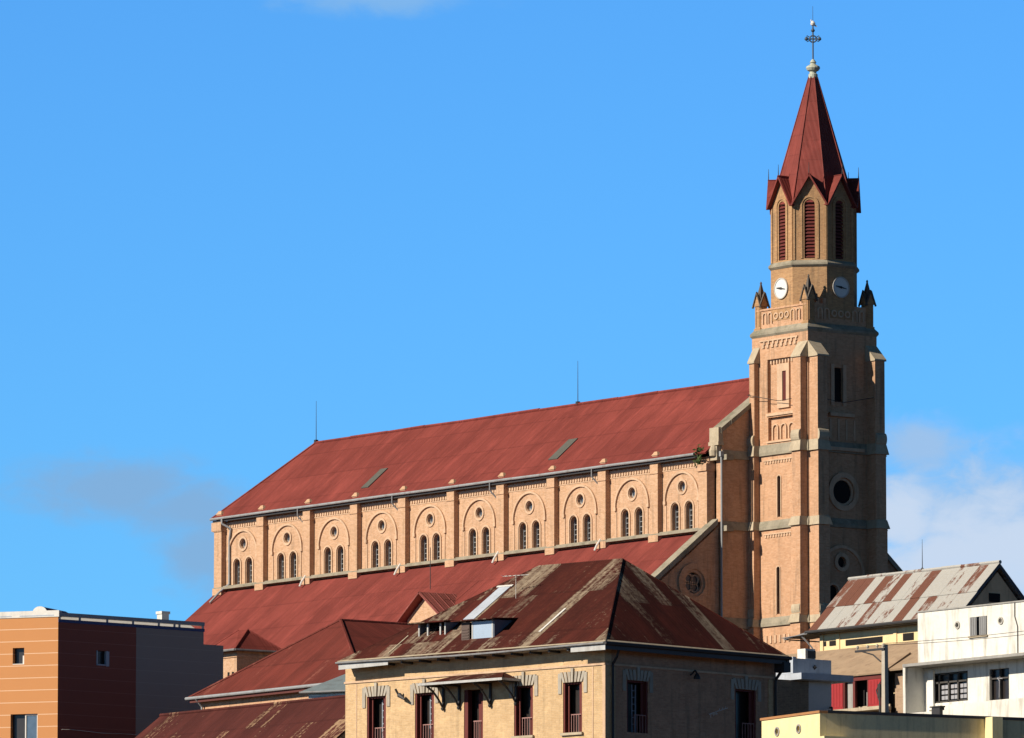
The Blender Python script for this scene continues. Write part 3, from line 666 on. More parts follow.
for i in range(12): m.tube(P3(.2 * cos(i * pi / 6), cz + .2 * sin(i * pi / 6)), P3(.2 * cos((i + 1) * pi / 6), cz + .2 * sin((i + 1) * pi / 6)), .045, 6)
for u, z in ((-.38, cz), (.38, cz), (0, cz + .5)): m.lathe(P3(u, z), [(0, -.13), (.1, -.06), (.12, .0), (.07, .1), (0, .15)], 8)
for s in (-1, 1): m.tube(P3(s * .2, cz + .1), P3(s * .36, cz + .2), .03, 6); m.tube(P3(s * .2, cz - .1), P3(s * .36, cz - .16), .03, 6)
m.build('cross', plain('blue_grey_iron', (.05, .075, .11), .5, .2), spire)
m = mb(); m.tube(P3(0, 77.0), P3(0, 78.2), .018, 6, .01); m.build('lightning_rod', DARKM, spire)
m = mb(); m.lathe(P3(.0, 77.15), [(0, -.16), (.12, -.08), (.15, .02), (.08, .14), (0, .2)], 8); m.tube(P3(.05, 77.1), P3(.24, 76.98), .07, 6, .03); m.tube(P3(-.05, 77.2), P3(-.12, 77.4), .06, 6, .03); m.build('weathercock', WHITEP, spire)
# cable slung from the roof corner round the tower
m = mb(); m.path([(49.5, 5.0, 56.0), (50.3, 2.45, 55.25), (52.6, 2.9, 54.75), (54.3, 2.5, 54.7)], .02, 5); m.path([(55.85, 3.2, 54.7), (55.5, 5.4, 54.55), (55.85, 7.4, 54.95)], .02, 5); m.build('cable', DARKM, church)
# small gabled dormer on the aisle roof
m = mb(); m.prism_y([(27.0, 42.8), (30.7, 42.8), (30.7, 43.3), (28.85, 44.65), (27.0, 43.3)], -5.0, -2.4); do = m.build('dormer', BRICK, church)
m = mb()
for s in (-1, 1): m.slab([(28.85, -5.55, 44.85), (28.85, -1.6, 44.85), (28.85 + s * 2.2, -1.6, 43.25), (28.85 + s * 2.2, -5.55, 43.25)], .08)
for i in range(7): m.slab([(28.85, -5.5 + i * .62, 44.89), (28.85, -5.44 + i * .62, 44.89), (31.06, -5.44 + i * .62, 43.3), (31.06, -5.5 + i * .62, 43.3)], .04)
m.build('dormer_roof', ROOFP, do)
m = mb(); m.path([(29.3, -5.0, 45.0), (29.3, -5.0, 47.5)], .025, 6); m.build('vent_rod', DARKM, do)

# plant in the gutter corner
m = MB((48.95, -.05, 51.5)); rr = random.Random(3)
for i in range(90):
    a = rr.uniform(0, 2 * pi); r_ = rr.uniform(0, .42); z = 51.2 + rr.uniform(0, 1.15) - r_ * .4
    c = Vector((48.95 + r_ * cos(a), -.12 + .5 * r_ * sin(a), z)); d = Vector((rr.uniform(-1, 1), rr.uniform(-1, 1), rr.uniform(-.3, 1))).normalized() * .13
    u = d.cross(Vector((rr.uniform(-1, 1), rr.uniform(-1, 1), .3))).normalized() * .06
    m.add([c - d, c + u, c + d, c - u], [(0, 1, 2, 3)])
m.path([(48.95, -.05, 51.4), (48.9, -.15, 51.9), (49.0, -.2, 52.3)], .02, 5)
tag(m.build('wild_plant', LEAF), 'small wild plant growing from the gutter corner of the church beside the gable', 'plant')

# ------------------------------------------------------------------ old brick house in front of the church
def L(z): return MB((0, 0, z))
HB = 22.2
house = thing('old_house', 'old tan brick house with rusty hipped roof, two roof dormers and a bracketed door canopy', 'house', (130.29, -69.82, HB), 9.5)
fw = [(-14.86, -13.64), (-11.79, -10.59), (-8.70, -7.51), (-5.58, -4.41), (-2.56, -1.40)]
sw = [(1.44, 2.83), (8.66, 10.09)]
ZT = 31.85
m = L(HB); m.plate(rect(-16.25, 0, HB, ZT), [rect(a, b, 28.12 if i != 2 else 27.4, 30.37) for i, (a, b) in enumerate(fw)], onY(0, .42)); m.build('front_wall', HBRICK, house)
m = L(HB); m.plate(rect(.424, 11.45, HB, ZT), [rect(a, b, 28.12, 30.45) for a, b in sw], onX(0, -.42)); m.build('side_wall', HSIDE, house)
m = L(HB); m.box(-16.25, -.424, 11.03, 11.45, HB, ZT); m.box(-16.25, -15.83, .424, 11.026, HB, ZT); m.build('rear_wall', HBRICK, house)
L(HB).box(-15.8, -.45, 1.6, 1.65, HB, ZT).build('dark_lining', VOID, house)
L(HB).box(-2.2, -2.15, 1.7, 10.8, HB, ZT).build('dark_lining', VOID, house)
# string course and corner strips
m = L(HB); m.box(-16.29, .06, -.06, .002, 31.04, 31.13); m.box(-.002, .06, -.06, 11.5, 31.04, 31.13); m.box(-.12, .05, -.04, .002, 27, 31.03); m.box(-.75, -.70, -.02, .002, 27, 31.0) ; m.box(-15.55, -15.5, -.02, .002, 27, 31.0); m.build('string_course', TRIM, house)
m = L(HB); m.box(-.002, .05, .35, .62, 25, 31.0); m.box(-.002, .05, 10.9, 11.2, 25, 31.0); m.build('corner_strip', HBRICK, house)
# keystone heads over openings
def head(a, b, zt):
    m = L(HB); n = 7; c = (a + b) / 2; w = (b - a) / 2
    for i in range(n):
        t0 = -1 + 2 * i / n + .045; t1 = -1 + 2 * (i + 1) / n - .045; h = .62 if i == n // 2 else .47; d = -.085 if i == n // 2 else -.05; sp = 1.32
        m.hexa([(c + t0 * w, d, zt), (c + t1 * w, d, zt), (c + t1 * w, .002, zt), (c + t0 * w, .002, zt)], [(c + t0 * w * sp, d, zt + h), (c + t1 * w * sp, d, zt + h), (c + t1 * w * sp, .002, zt + h), (c + t0 * w * sp, .002, zt + h)])
    for s in (-1, 1): m.box(c + s * (w * 1.28) - .1, c + s * (w * 1.28) + .1, -.045, .002, zt - .5, zt + .42)
    return m
def rot_side(m, HBv):                 # turn a front-wall piece onto the side wall (x -> y, y -> -x)
    for i, v in enumerate(m.v): m.v[i] = Vector((-v.y, v.x, v.z))
    return m
hd = None
for i, (a, b) in enumerate(fw):
    if i == 2: continue
    if hd is None: hd = head(a, b, 30.37).build('keystone_head', KEYST, house); a00 = a
    else: copy_part(hd, house, (a - a00, 0, 0))
for a, b in sw: rot_side(head(a, b, 30.45), HB).build('keystone_head', KEYST, house)
# windows with opened red shutters and small railings
def hwin(a, b, zb, zt, side=False, lit=True, muntin=True):
    fx = (lambda m: rot_side(m, HB)) if side else (lambda m: m)
    m = L(HB); w = .09
    m.box(a + .004, a + w, .03, .40, zb, zt - .004); m.box(b - w, b - .004, .03, .40, zb, zt - .004); m.box(a + w, b - w, .12, .3, zt - .08, zt - .004)
    m.box(b - .30, b - w - .01, .16, .20, zb, zt - .1)
    m.box(a + w + .01, a + .2, .2, .24, zb, zt - .1)
    wn = fx(m).build('window', REDW, house)
    m = L(HB); m.box(a + w, b - w, .52, .54, zb, zt); fx(m).build('pane', GLASS, wn)
    if muntin:
        m = L(HB); c = b - .36
        m.box(c - .05, c, .40, .44, zb, zt - .15); m.box(c - .28, c - .25, .40, .44, zb, zt - .15)
        for k in range(7): m.box(c - .28, c, .405, .435, zb + .3 * k + .1, zb + .3 * k + .125)
        fx(m).build('casement', BLUEG, wn)
    ra = a + (b - a) * .38; m = L(HB); m.box(ra, b - w, .05, .09, zb + .78, zb + .82)
    n = 5
    for k in range(n): x = ra + .02 + (b - w - ra - .03) * k / (n - 1); m.box(x - .012, x + .012, .055, .085, zb, zb + .8)
    fx(m).build('railing', plain('pale_pink_paint', (.32, .17, .15), .7) if 'pale_pink_paint' not in MC else MC['pale_pink_paint'], wn)
    return wn
for i, (a, b) in enumerate(fw):
    if i == 2: continue
    hwin(a, b, 28.12, 30.37, muntin=i in (0, 1))
    L(HB).box(a - .08, b + .08, -.12, .35, 28.0, 28.115).build('window_sill', STONEL, house)
for a, b in sw: hwin(a, b, 28.12, 30.45, True, muntin=(a < 2))
a, b = fw[2]; m = L(HB); m.box(a + .004, a + .22, .03, .3, 27.41, 30.36); m.box(b - .12, b - .004, .03, .4, 27.41, 30.36); m.box(b - .45, b - .15, .2, .24, 27.41, 30.2); dr = m.build('door', REDW, house)
L(HB).box(a + .2, b - .1, .5, .52, 27.4, 30.36).build('pane', GLASS, dr)
m = L(HB); m.box(a + .55, b - .1, .05, .09, 28.9, 28.95)
for k in range(5): m.box(a + .58 + k * .12, a + .605 + k * .12, .055, .085, 27.6, 28.9)
m.build('railing', MC['pale_pink_paint'], dr)
# hipped roof
ex0, ex1, ey0, ey1, ze, zr, yr = -15.95, .80, -.85, 11.5, 31.98, 36.42, 5.7
A, B_, C_, D_ = (ex0, ey0, ze), (ex1, ey0, ze), (ex1, ey1, ze), (ex0, ey1, ze); R0, R1 = (-9.4, yr, zr), (-4.2, yr, zr)
m = L(HB)
for q in ((A, B_, R1, R0), (B_, C_, R1), (C_, D_, R0, R1), (D_, A, R0)): m.slab(q, .07)
m.build('roof', ROOFR, house)
m = L(HB)
for p, q in ((B_, R1), (R1, R0), (A, R0), (C_, R1)): m.tube(Vector(p) - Vector((0, 0, .02)), Vector(q) - Vector((0, 0, .02)), .055, 6)
m.build('ridge_cap', ROOFR, house)
m = L(HB); m.box(ex0 + .02, ex1 - .02, ey0 + .02, .0, ze - .16, ze - .1); m.box(.0, ex1 - .02, ey0 + .03, ey1 - .02, ze - .165, ze - .1); m.build('soffit', GREYC, house)
def roof_pt(x, y, up=.03): return (x, y, ze + (zr - ze) * (y - ey0) / (yr - ey0) + up)
def strip(x0, x1, y0, y1, mat, nm, up=.04):
    m = L(HB); m.slab([roof_pt(x0, y0, up), roof_pt(x1, y0, up), roof_pt(x1, y1, up), roof_pt(x0, y1, up)], .03); return m.build(nm, mat, house)
strip(-10.45, -9.75, 1.75, 4.15, BLUEG, 'clear_roof_sheet'); strip(-10.6, -9.6, 4.1, 4.2, WHITEP, 'sheet_flashing', .09)
strip(-4.35, -4.22, 0.3, 2.0, WHITEP, 'sheet_seam'); strip(-13.05, -12.98, -.5, .8, STONEL, 'sheet_seam')
# gutter and broken fascia boards
m = L(HB); n = 9
for i in range(n):
    x0 = ex0 + (ex1 - ex0) * i / n; x1 = ex0 + (ex1 - ex0) * (i + 1) / n; d = lambda x: -.10 * sin(pi * (x - ex0) / (ex1 - ex0) * 1.0) ** 2
    m.tube((x0, ey0 - .08, ze - .05 + d(x0) * .8), (x1, ey0 - .08, ze - .05 + d(x1) * .8), .05, 8)
m.build('gutter', ZINCD, house)
m = L(HB); m.tube((ex1 + .08, ey0 - .1, ze - .06), (ex1 + .08, ey1, ze - .04), .085, 8); m.build('gutter', DARKM, house)
m = L(HB); m.hexa([(ex0 + .1, ey0 - .0, ze - .36), (-12.7, ey0 - .0, ze - .30), (-12.7, ey0 + .04, ze - .30), (ex0 + .1, ey0 + .04, ze - .36)], [(ex0 + .1, ey0 - .0, ze - .10), (-12.7, ey0 - .0, ze - .08), (-12.7, ey0 + .04, ze - .08), (ex0 + .1, ey0 + .04, ze - .10)]); m.build('fascia_board', FASC, house)
m = L(HB); m.box(-1.3, .8, ey0 - .0, ey0 + .04, ze - .36, ze - .09); m.build('fascia_board', FASC, house)
m = L(HB); m.box(ex1 - .05, ex1 - .01, ey0 + .05, ey1, ze - .32, ze - .08); m.build('fascia_board', plain('dark_fascia', (.07, .07, .075), .7), house)
m = L(HB)
m.slab([(ex0, ey0 - .03, ze + .02), (ex1, ey0 - .03, ze + .02), (ex1, ey0 + .07, ze + .075), (ex0, ey0 + .07, ze + .075)], .02); m.build('eaves_flashing', STONEL, house)
m = L(HB); m.slab([(ex1 + .03, ey0, ze + .02), (ex1 + .03, ey1, ze + .02), (ex1 - .09, ey1, ze + .11), (ex1 - .09, ey0, ze + .11)], .02); m.build('eaves_flashing', STONEL, house)
for i in range(14):
    x = -15.4 + i * 1.15; L(HB).box(x - .05, x + .05, ey0 + .12, -.01, ze - .27, ze - .17).build('rafter_tail', DARKM, house)
m = L(HB); m.path([(.75, .15, 31.85), (.5, .25, 31.4), (.09, .42, 31.1), (.09, .42, 22.3)], .06, 8); m.build('downpipe', DARKM, house)
m = L(HB); m.path([(.8, 11.3, 31.9), (.5, 11.3, 31.4), (.12, 11.3, 31.0), (.12, 11.3, 22.3)], .07, 8); m.box(.3, .9, 11.0, 11.45, 31.3, 31.75); m.build('downpipe', DARKM, house)
# dormers
def dormer(x0, x1, yf, zb, zt, blue, bars, label):
    yb_ = yf + 1.9
    m = L(HB); m.hexa([(x1 - .06, yf, zb - .25), (x1, yf, zb - .25), (x1, yb_, zb + .9), (x1 - .06, yb_, zb + .9)], [(x1 - .06, yf, zt), (x1, yf, zt), (x1, yb_, zt + .05), (x1 - .06, yb_, zt + .05)])
    m.hexa([(x0, yf, zb - .25), (x0 + .06, yf, zb - .25), (x0 + .06, yb_, zb + .9), (x0, yb_, zb + .9)], [(x0, yf, zt), (x0 + .06, yf, zt), (x0 + .06, yb_, zt + .05), (x0, yb_, zt + .05)])
    m.box(x0 + .06, x1 - .06, yf, yf + .06, zb - .25, zb + .03)
    d = m.build('dormer', plain('slate_blue_board', (.13, .15, .19), .8, .3) if 'slate_blue_board' not in MC else MC['slate_blue_board'], house, label)
    m = L(HB); m.slab([(x0 - .35, yf - .35, zt + .06), (x1 + .2, yf - .35, zt + .06), (x1 + .2, yb_ + .2, zt + .2), (x0 - .35, yb_ + .2, zt + .2)], .05); m.build('dormer_roof', ROOFR, d)
    m = L(HB)
    for x in bars: m.box(x - .04, x + .04, yf - .03, yf + .05, zb, zt)
    m.box(x0, x1, yf - .1, yf + .07, zb - .02, zb + .06); m.build('window_frame', FASC, d)
    L(HB).box(x0 + .06, x1 - .06, yf + .5, yf + .52, zb - .1, zt).build('dark_opening', VOID, d)
    if blue:
        m = L(HB); m.box(x0 + .75, x1 - .1, yf - .02, yf + .02, zb + .06, zt - .02); m.build('pane', plain('sky_blue_pane', (.32, .40, .50), .3, .2), d)
        m = L(HB); m.box(x0 + .05, x0 + .55, yf - .06, yf - .02, zb - .05, zt - .02)
        for k in range(6): m.box(x0 + .1, x0 + .5, yf - .085, yf - .06, zb + .05 + k * .13, zb + .11 + k * .13)
        m.build('shutter', plain('brown_shutter', (.10, .07, .06), .8), d)
dormer(-12.3, -10.55, .75, 32.9, 33.6, False, (-12.25, -11.7, -10.9, -10.6), 'low dark dormer with an empty three-part opening')
dormer(-9.05, -7.0, .2, 32.4, 33.48, True, (-8.35, -7.1), 'blue dormer with a brown shutter')
# canopy over the door
m = L(HB); cz = 30.62
m.loft([(-10.3, -1.25, cz), (-5.15, -1.25, cz), (-5.15, -.002, cz + .02), (-10.3, -.002, cz + .02)], [(-10.3, -1.25, cz + .05), (-5.15, -1.25, cz + .05), (-6.2, -.002, cz + .42), (-9.3, -.002, cz + .42)])
cn = m.build('door_canopy', ROOFR, house)
m = L(HB); m.box(-10.35, -5.1, -1.30, -1.255, cz - .05, cz + .06); m.box(-5.145, -5.1, -1.25, -.01, cz - .05, cz + .06); m.box(-10.35, -10.305, -1.25, -.01, cz - .05, cz + .06); m.build('fascia_board', FASC, cn)
for x in (-9.95, -8.95, -7.0, -5.4):
    m = L(HB); m.box(x - .05, x + .05, -1.2, -.01, cz - .1, cz - .02); m.box(x - .05, x + .05, -.1, -.01, cz - 1.0, cz - .1)
    m.path([(x, -1.1, cz - .1), (x, -.75, cz - .28), (x, -.4, cz - .6), (x, -.12, cz - .95)], .05, 6); m.lathe((x, -.1, cz - 1.15), [(0, 0), (.07, .06), (.08, .14), (0, .2)], 8)
    m.build('bracket', DARKM, cn)
# wall lamps, graffito, aerials
m = L(HB); m.path([(-12.55, -.02, 30.3), (-12.6, -.25, 30.35), (-12.65, -.4, 30.6)], .05, 6); m.tube((-12.5, -.3, 30.32), (-12.1, -.35, 30.1), .12, 8, .05); m.build('wall_lamp', DARKM, house)
m = L(HB); m.path([(.02, 5.65, 30.9), (.3, 5.65, 31.1), (.4, 5.65, 30.95)], .04, 6); m.lathe((.4, 5.65, 30.7), [(.16, 0), (.14, .12), (.05, .26), (0, .3)], 10); m.build('wall_lamp', DARKM, house)
m = L(HB); rr = random.Random(5)
m.path([(.02, 6.9, 29.2), (.5, 6.9, 29.2)], .02, 5); m.path([(.5, 6.35, 29.15), (.5, 7.6, 29.5)], .016, 5)
for k in range(6): y = 6.45 + k * .2; m.path([(.5, y + .0, 29.35 + k * .05 - .17), (.5, y + .02, 29.0 + k * .07)] if k < 3 else [(.5, y, 29.2 + k * .055), (.5, y + .01, 29.28 + k * .055)], .012, 4)
tag(m.build('aerial', WHITEP), 'white television aerial on the dark side wall of the old brick house', 'aerial', 'television aerials')
ae = bpy.data.objects['aerial']; ae.location = (130.29, -69.82, HB); ae.rotation_euler = (0, 0, R(9.5))
def aerial_roof(px, py, zb, h, ln, label, ang=0):
    m = MB((px, py, zb)); m.tube((px, py, zb), (px, py, zb + h), .012, 6); ca, sa = cos(ang), sin(ang)
    m.tube((px - ca * ln / 2, py - sa * ln / 2, zb + h - .05), (px + ca * ln / 2, py + sa * ln / 2, zb + h - .02), .016, 5)
    for k in range(6):
        t = -ln / 2 + ln * (k + .3) / 6; w = .32 - .03 * k; m.tube((px + ca * t + sa * w, py + sa * t - ca * w, zb + h - .04), (px + ca * t - sa * w, py + sa * t + ca * w, zb + h - .04), .01, 4)
    return tag(m.build('television_aerial', WHITEP), label, 'aerial', 'television aerials')
def hl(x, y):                         # house local -> world
    a = R(9.5); return 130.29 + x * cos(a) - y * sin(a), -69.82 + x * sin(a) + y * cos(a)
px, py = hl(-8.5, 3.2); aerial_roof(px, py, 34.7, 1.1, 1.3, 'thin television aerial standing on the rusty roof next to the pale roof strip', .5)

# ------------------------------------------------------------------ modern block on the left
MBZ = 31
mod = thing('modern_block', 'modern flat-roofed block, orange panelled front and dark side', 'building', (45.15, -42.2, MBZ))
e1 = Vector((-sin(R(123)), cos(R(123)), 0)); e2 = Vector((-sin(R(3)), cos(R(3)), 0))     # along the front (leftwards), along the side
n1 = Vector((e1.y, -e1.x, 0)); n1 = n1 if n1.dot(Vector((0, -1, 0))) > 0 else -n1            # outward normals
n2 = Vector((e2.y, -e2.x, 0)); n2 = n2 if n2.x > 0 else -n2
def FQ(a, d): return e1 * a + n1 * d
def SQ(b, d): return e2 * b + n2 * d
m = L(MBZ)
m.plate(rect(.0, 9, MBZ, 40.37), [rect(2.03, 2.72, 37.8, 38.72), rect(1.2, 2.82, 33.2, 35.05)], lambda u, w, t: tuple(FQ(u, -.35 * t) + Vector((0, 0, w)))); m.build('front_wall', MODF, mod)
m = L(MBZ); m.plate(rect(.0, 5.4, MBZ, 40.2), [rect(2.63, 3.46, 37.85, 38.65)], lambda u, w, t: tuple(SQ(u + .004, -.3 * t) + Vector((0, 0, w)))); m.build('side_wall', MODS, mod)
m = L(MBZ); f = lambda u, w, t: tuple(SQ(u, -.3 * t) + Vector((0, 0, w))); m.plate([(5.41, MBZ), (11.55, MBZ), (11.55, 39.38), (10.15, 39.38), (10.15, 40.12), (5.41, 40.16)], [], f); m.build('side_wall', MODG, mod, 'slate grey rear half of the side wall')
m = L(MBZ); a = [FQ(8.9, -.2), SQ(0.4, -.31) * 1, SQ(11.5, -.31), SQ(11.5, -.3) + e1 * 9]; m.loft([p + Vector((0, 0, 39.0)) for p in a], [p + Vector((0, 0, 39.3)) for p in a])
a = [FQ(9, -.36), SQ(11.5, -.31) + e1 * 8.7, SQ(11.5, -.31)+e1*8.4, FQ(8.7, -.36)]; m.loft([p + Vector((0, 0, MBZ)) for p in a], [p + Vector((0, 0, 39.0)) for p in a])
a = [SQ(11.3, -.31), SQ(11.5, -.31), SQ(11.5, -.31) + e1 * 8.4, SQ(11.3, -.31) + e1 * 8.4]; m.loft([p + Vector((0, 0, MBZ)) for p in a], [p + Vector((0, 0, 39.0)) for p in a])
m.build('flat_roof', GREYC, mod)
def obox(f, u0, u1, d0, d1, z0, z1, m): 
    q = [f(u0, d0), f(u1, d0), f(u1, d1), f(u0, d1)]; m.loft([p + Vector((0, 0, z0)) for p in q], [p + Vector((0, 0, z1)) for p in q])
m = L(MBZ); obox(FQ, -.06, 9, .04, -.36, 40.38, 40.74, m); m.build('parapet', WHITEP, mod)
m = L(MBZ); obox(FQ, .25, 2.3, .047, .0, 40.44, 40.50, m); obox(FQ, 2.8, 9, .047, .0, 40.44, 40.50, m); m.build('parapet_groove', BLUEG, mod)
# steel rail along the side roof edge: posts, top plate and the slot of light between
m = L(MBZ); obox(SQ, .02, 10.2, .03, -.3, 40.42, 40.62, m)
for u in (.1, 1.5, 3.4, 5.2, 7.0, 8.1, 8.45, 10.1): obox(SQ, u - .05, u + .05, .02, -.06, 40.17, 40.42, m)
m.build('roof_rail', plain('grey_steel', (.28, .29, .31), .5, .2), mod)
m = L(MBZ); obox(SQ, .0, 10.2, .03, -.02, 40.08, 40.25, m); m.build('edge_trim', NAVY, mod)
m = L(MBZ); Z3 = lambda p, z: p + Vector((0, 0, z)); m.slab([Z3(SQ(.5, -.32), 40.13), Z3(SQ(10.1, -.32), 40.13), Z3(SQ(10.1, -1.35), 40.62), Z3(SQ(.5, -1.35), 40.62)], .05); m.build('sun_catching_slope', WHITEP, mod)  # added white slope, tilted to catch the sun so the rail slot looks bright
m = L(MBZ); obox(SQ, 8.35, 8.85, -1.5, -1.95, 39.3, 41.1, m); obox(SQ, 8.3, 8.9, -1.45, -2.0, 41.1, 41.25, m); m.build('chimney', WHITEP, mod)
m = L(MBZ)
for k in range(8):                    # curved roof hood over the stair
    a0, a1 = pi * k / 8, pi * (k + 1) / 8; r = .42
    p = lambda a, u: FQ(1.35 + r * cos(a), -.6 - u) + Vector((0, 0, 40.7 + r * sin(a) * .8))
    m.loft([p(a0, 0), p(a1, 0), FQ(1.35, -.6) + Vector((0, 0, 40.6))], [p(a0, 3.2), p(a1, 3.2), FQ(1.35, -3.8) + Vector((0, 0, 40.6))])
m.build('roof_vent', NAVY, mod)
m = L(MBZ); pts_ = [(1.35 + .44 * cos(pi * k / 10), 40.68 + .36 * sin(pi * k / 10)) for k in range(11)]; m.loft([FQ(u, -.54) + Vector((0, 0, z)) for u, z in pts_], [FQ(u, -.6) + Vector((0, 0, z)) for u, z in pts_]); m.build('vent_end', WHITEP, mod)
m = L(MBZ); obox(FQ, 2.03, 2.72, -.3, -.33, 37.8, 38.72, m); w = m.build('window', GLASS, mod)
m = L(MBZ); obox(FQ, 2.03, 2.72, .0, -.28, 37.8, 37.84, m); obox(FQ, 2.03, 2.2, -.2, -.28, 37.84, 38.3, m); m.build('sill', WHITEP, w)
m = L(MBZ); obox(FQ, 1.2, 2.82, -.3, -.33, 33.2, 35.05, m); w = m.build('window', GLASS, mod)
m = L(MBZ); obox(FQ, 1.22, 1.95, -.15, -.2, 33.2, 35.0, m); w2 = m.build('casement', GLASSB, w); 
m = L(MBZ)
for u in (1.21, 1.92): obox(FQ, u, u + .07, -.1, -.22, 33.2, 35.03, m)
obox(FQ, 1.21, 1.99, -.1, -.22, 34.97, 35.04, m); m.build('frame', WHITEP, w)
m = L(MBZ); obox(SQ, 2.63, 3.46, -.22, -.26, 37.85, 38.65, m); w = m.build('window', GLASS, mod)
m = L(MBZ)
for u in (2.66, 3.36): obox(SQ, u, u + .07, .02, -.2, 37.85, 38.65, m)
obox(SQ, 2.66, 3.43, .02, -.2, 37.83, 37.9, m); obox(SQ, 3.3, 3.5, .06, .02, 37.8, 38.62, m); m.build('frame', BLUEG, w)
m = L(MBZ); m.path([tuple(SQ(.2 + i * .6, .12) + Vector((0, 0, 34.15 - .01 * i + .03 * sin(i)))) for i in range(18)], .015, 4); m.build('wall_cable', WHITEP, mod)

# ------------------------------------------------------------------ brown hipped house, low red roof, grey shed, turret
BZ = 28.5
br = thing('brown_roofed_house', 'house with a broad plain brown hipped roof between the church and the modern block', 'house', (75.31, -43.15, BZ))
m = L(BZ); ze = 35.0
ap = (-9.4, 5.2, 39.0); bk = (-15.6, 14.5, 39.7)
c0, c1, c2, c3 = (-16.1, 0, ze), (-.2, 0, ze), (-.2, 24, ze), (-16.1, 24, ze); bk = (-9.4, 19, 39.0)
for q in ((c0, c1, ap), (c1, c2, bk, ap), (c2, c3, bk), (c3, c0, ap, bk)): m.slab(q, .08)
m.build('roof', ROOFB, br)
m = L(BZ)
for p, q in ((c0, ap), (c1, ap), (ap, bk)): m.tube(p, q, .09, 6)
m.build('ridge_cap', ROOFB, br)
m = L(BZ); m.box(-15.6, -.7, .45, .85, BZ, ze - .05); m.box(-15.6, -15.2, .86, 23.2, BZ, ze - .05); m.box(-1.1, -.7, .86, 23.2, BZ, ze - .05); m.box(-15.6, -.7, 23.21, 23.6, BZ, ze - .05); m.build('wall', BRICKT, br)
m = L(BZ); m.tube((-16.25, -.08, ze - .04), (-.1, -.08, ze - .03), .09, 8); m.path([(-15.3, -.08, ze - .1), (-15.3, .3, ze - .5), (-15.3, .38, BZ + .2)], .06, 6); m.build('gutter', ZINC, br)
m = L(BZ); m.box(-16.0, -.3, .0, .05, ze - .28, ze - .12); m.build('fascia_board', plain('brown_fascia', (.10, .03, .025), .8), br)
LZ = 26.2
lo = thing('low_red_house', 'low house under a dark red roof with pale worn patches, lowest at the picture bottom', 'house', (90.82, -55.62, LZ))
m = L(LZ); zr = 32.6
for q in (((-16.1, 0, zr), (3.5, 0, zr), (3.5, -4.4, zr - 3.4), (-16.4, -4.4, zr - 3.4)), ((-16.1, 0, zr), (3.5, 0, zr), (3.5, 3.2, zr - 2.5), (-16.1, 3.2, zr - 2.5))): m.slab(q, .08)
m.build('roof', ROOFD, lo)
m = L(LZ); m.tube((-16.1, 0, zr + .02), (3.5, 0, zr + .02), .1, 6); m.build('ridge_cap', ROOFD, lo)
m = L(LZ); m.prism_x([(-4.0, LZ), (2.8, LZ), (2.8, zr - 2.45), (0, zr - .25), (-4.0, zr - 3.35)], -15.8, 3.2); m.build('wall', HBRICK, lo)
gz = 27.8
sh = thing('grey_shed', 'small lean-to with a grey-blue tin roof beside the old brick house', 'shed', (82.22, -52.16, gz), 18)
m = L(gz); q0, q1, q2, q3 = (0, 0, 33.56), (5, 0, 33.5), (5, 2.2, 34.6), (1.4, 2.2, 34.6)
for q in ((q0, q1, q2, q3), ((0, 4.4, 33.56), q0, q3), (q3, q2, (5, 4.4, 33.5), (0, 4.4, 33.56))): m.slab(q, .06)
m.build('roof', plain('blue_grey_tin', (.15, .185, .20), .7, .4, 1.5, (.09, .09, .09), .4), sh)
m = L(gz); m.box(.25, 4.8, .3, .5, gz, 33.42); m.box(.25, .45, .51, 4.1, gz, 33.45); m.box(4.6, 4.8, .51, 4.1, gz, 33.42); m.box(.25, 4.8, 4.11, 4.3, gz, 33.42); m.build('wall', WHITEP, sh)
m = L(gz); m.tube((-.05, -.06, 33.5), (5.05, -.06, 33.44), .05, 6); m.build('gutter', ZINCD, sh)
TZ = 31.5
tu = thing('stair_turret', 'small brick turret with red pyramid roof against the church aisle', 'turret', (26.51, -17.09, TZ))
m = L(TZ); m.box(-2.3, 0, 0, 2.6, TZ, 40.9); m.box(-2.36, .06, -.06, 2.66, 40.55, 40.7); m.box(-.2, .05, -.05, .2, 36, 40.5); m.build('wall', BRICK, tu)
m = L(TZ); ze = 41.0; a, b, c, d, ap0, ap1 = (-2.7, -.45, ze), (.45, -.45, ze), (.45, 3.1, ze), (-2.7, 3.1, ze), (-1.55, 1.2, 42.3), (-1.05, 1.5, 42.3)
for q in ((a, b, ap1, ap0), (b, c, ap1), (c, d, ap0, ap1), (d, a, ap0)): m.slab(q, .07)
m.build('roof', ROOFC, tu)
m = L(TZ)
for p, q in ((b, ap1), (a, ap0), (c, ap1)): m.tube(p, q, .07, 6)
m.build('ridge_cap', ROOFC, tu)
m = L(TZ); m.tube((-2.8, -.52, ze - .06), (.52, -.52, ze - .06), .07, 6); m.tube((.52, -.52, ze - .06), (.52, 3.1, ze - .06), .07, 6); m.build('gutter', ZINCD, tu)
m = L(TZ)
for x in (-.85, -.4): m.box(x - .1, x + .1, -.015, .02, 38.9, 39.7)
m.build('window', VOID, tu)

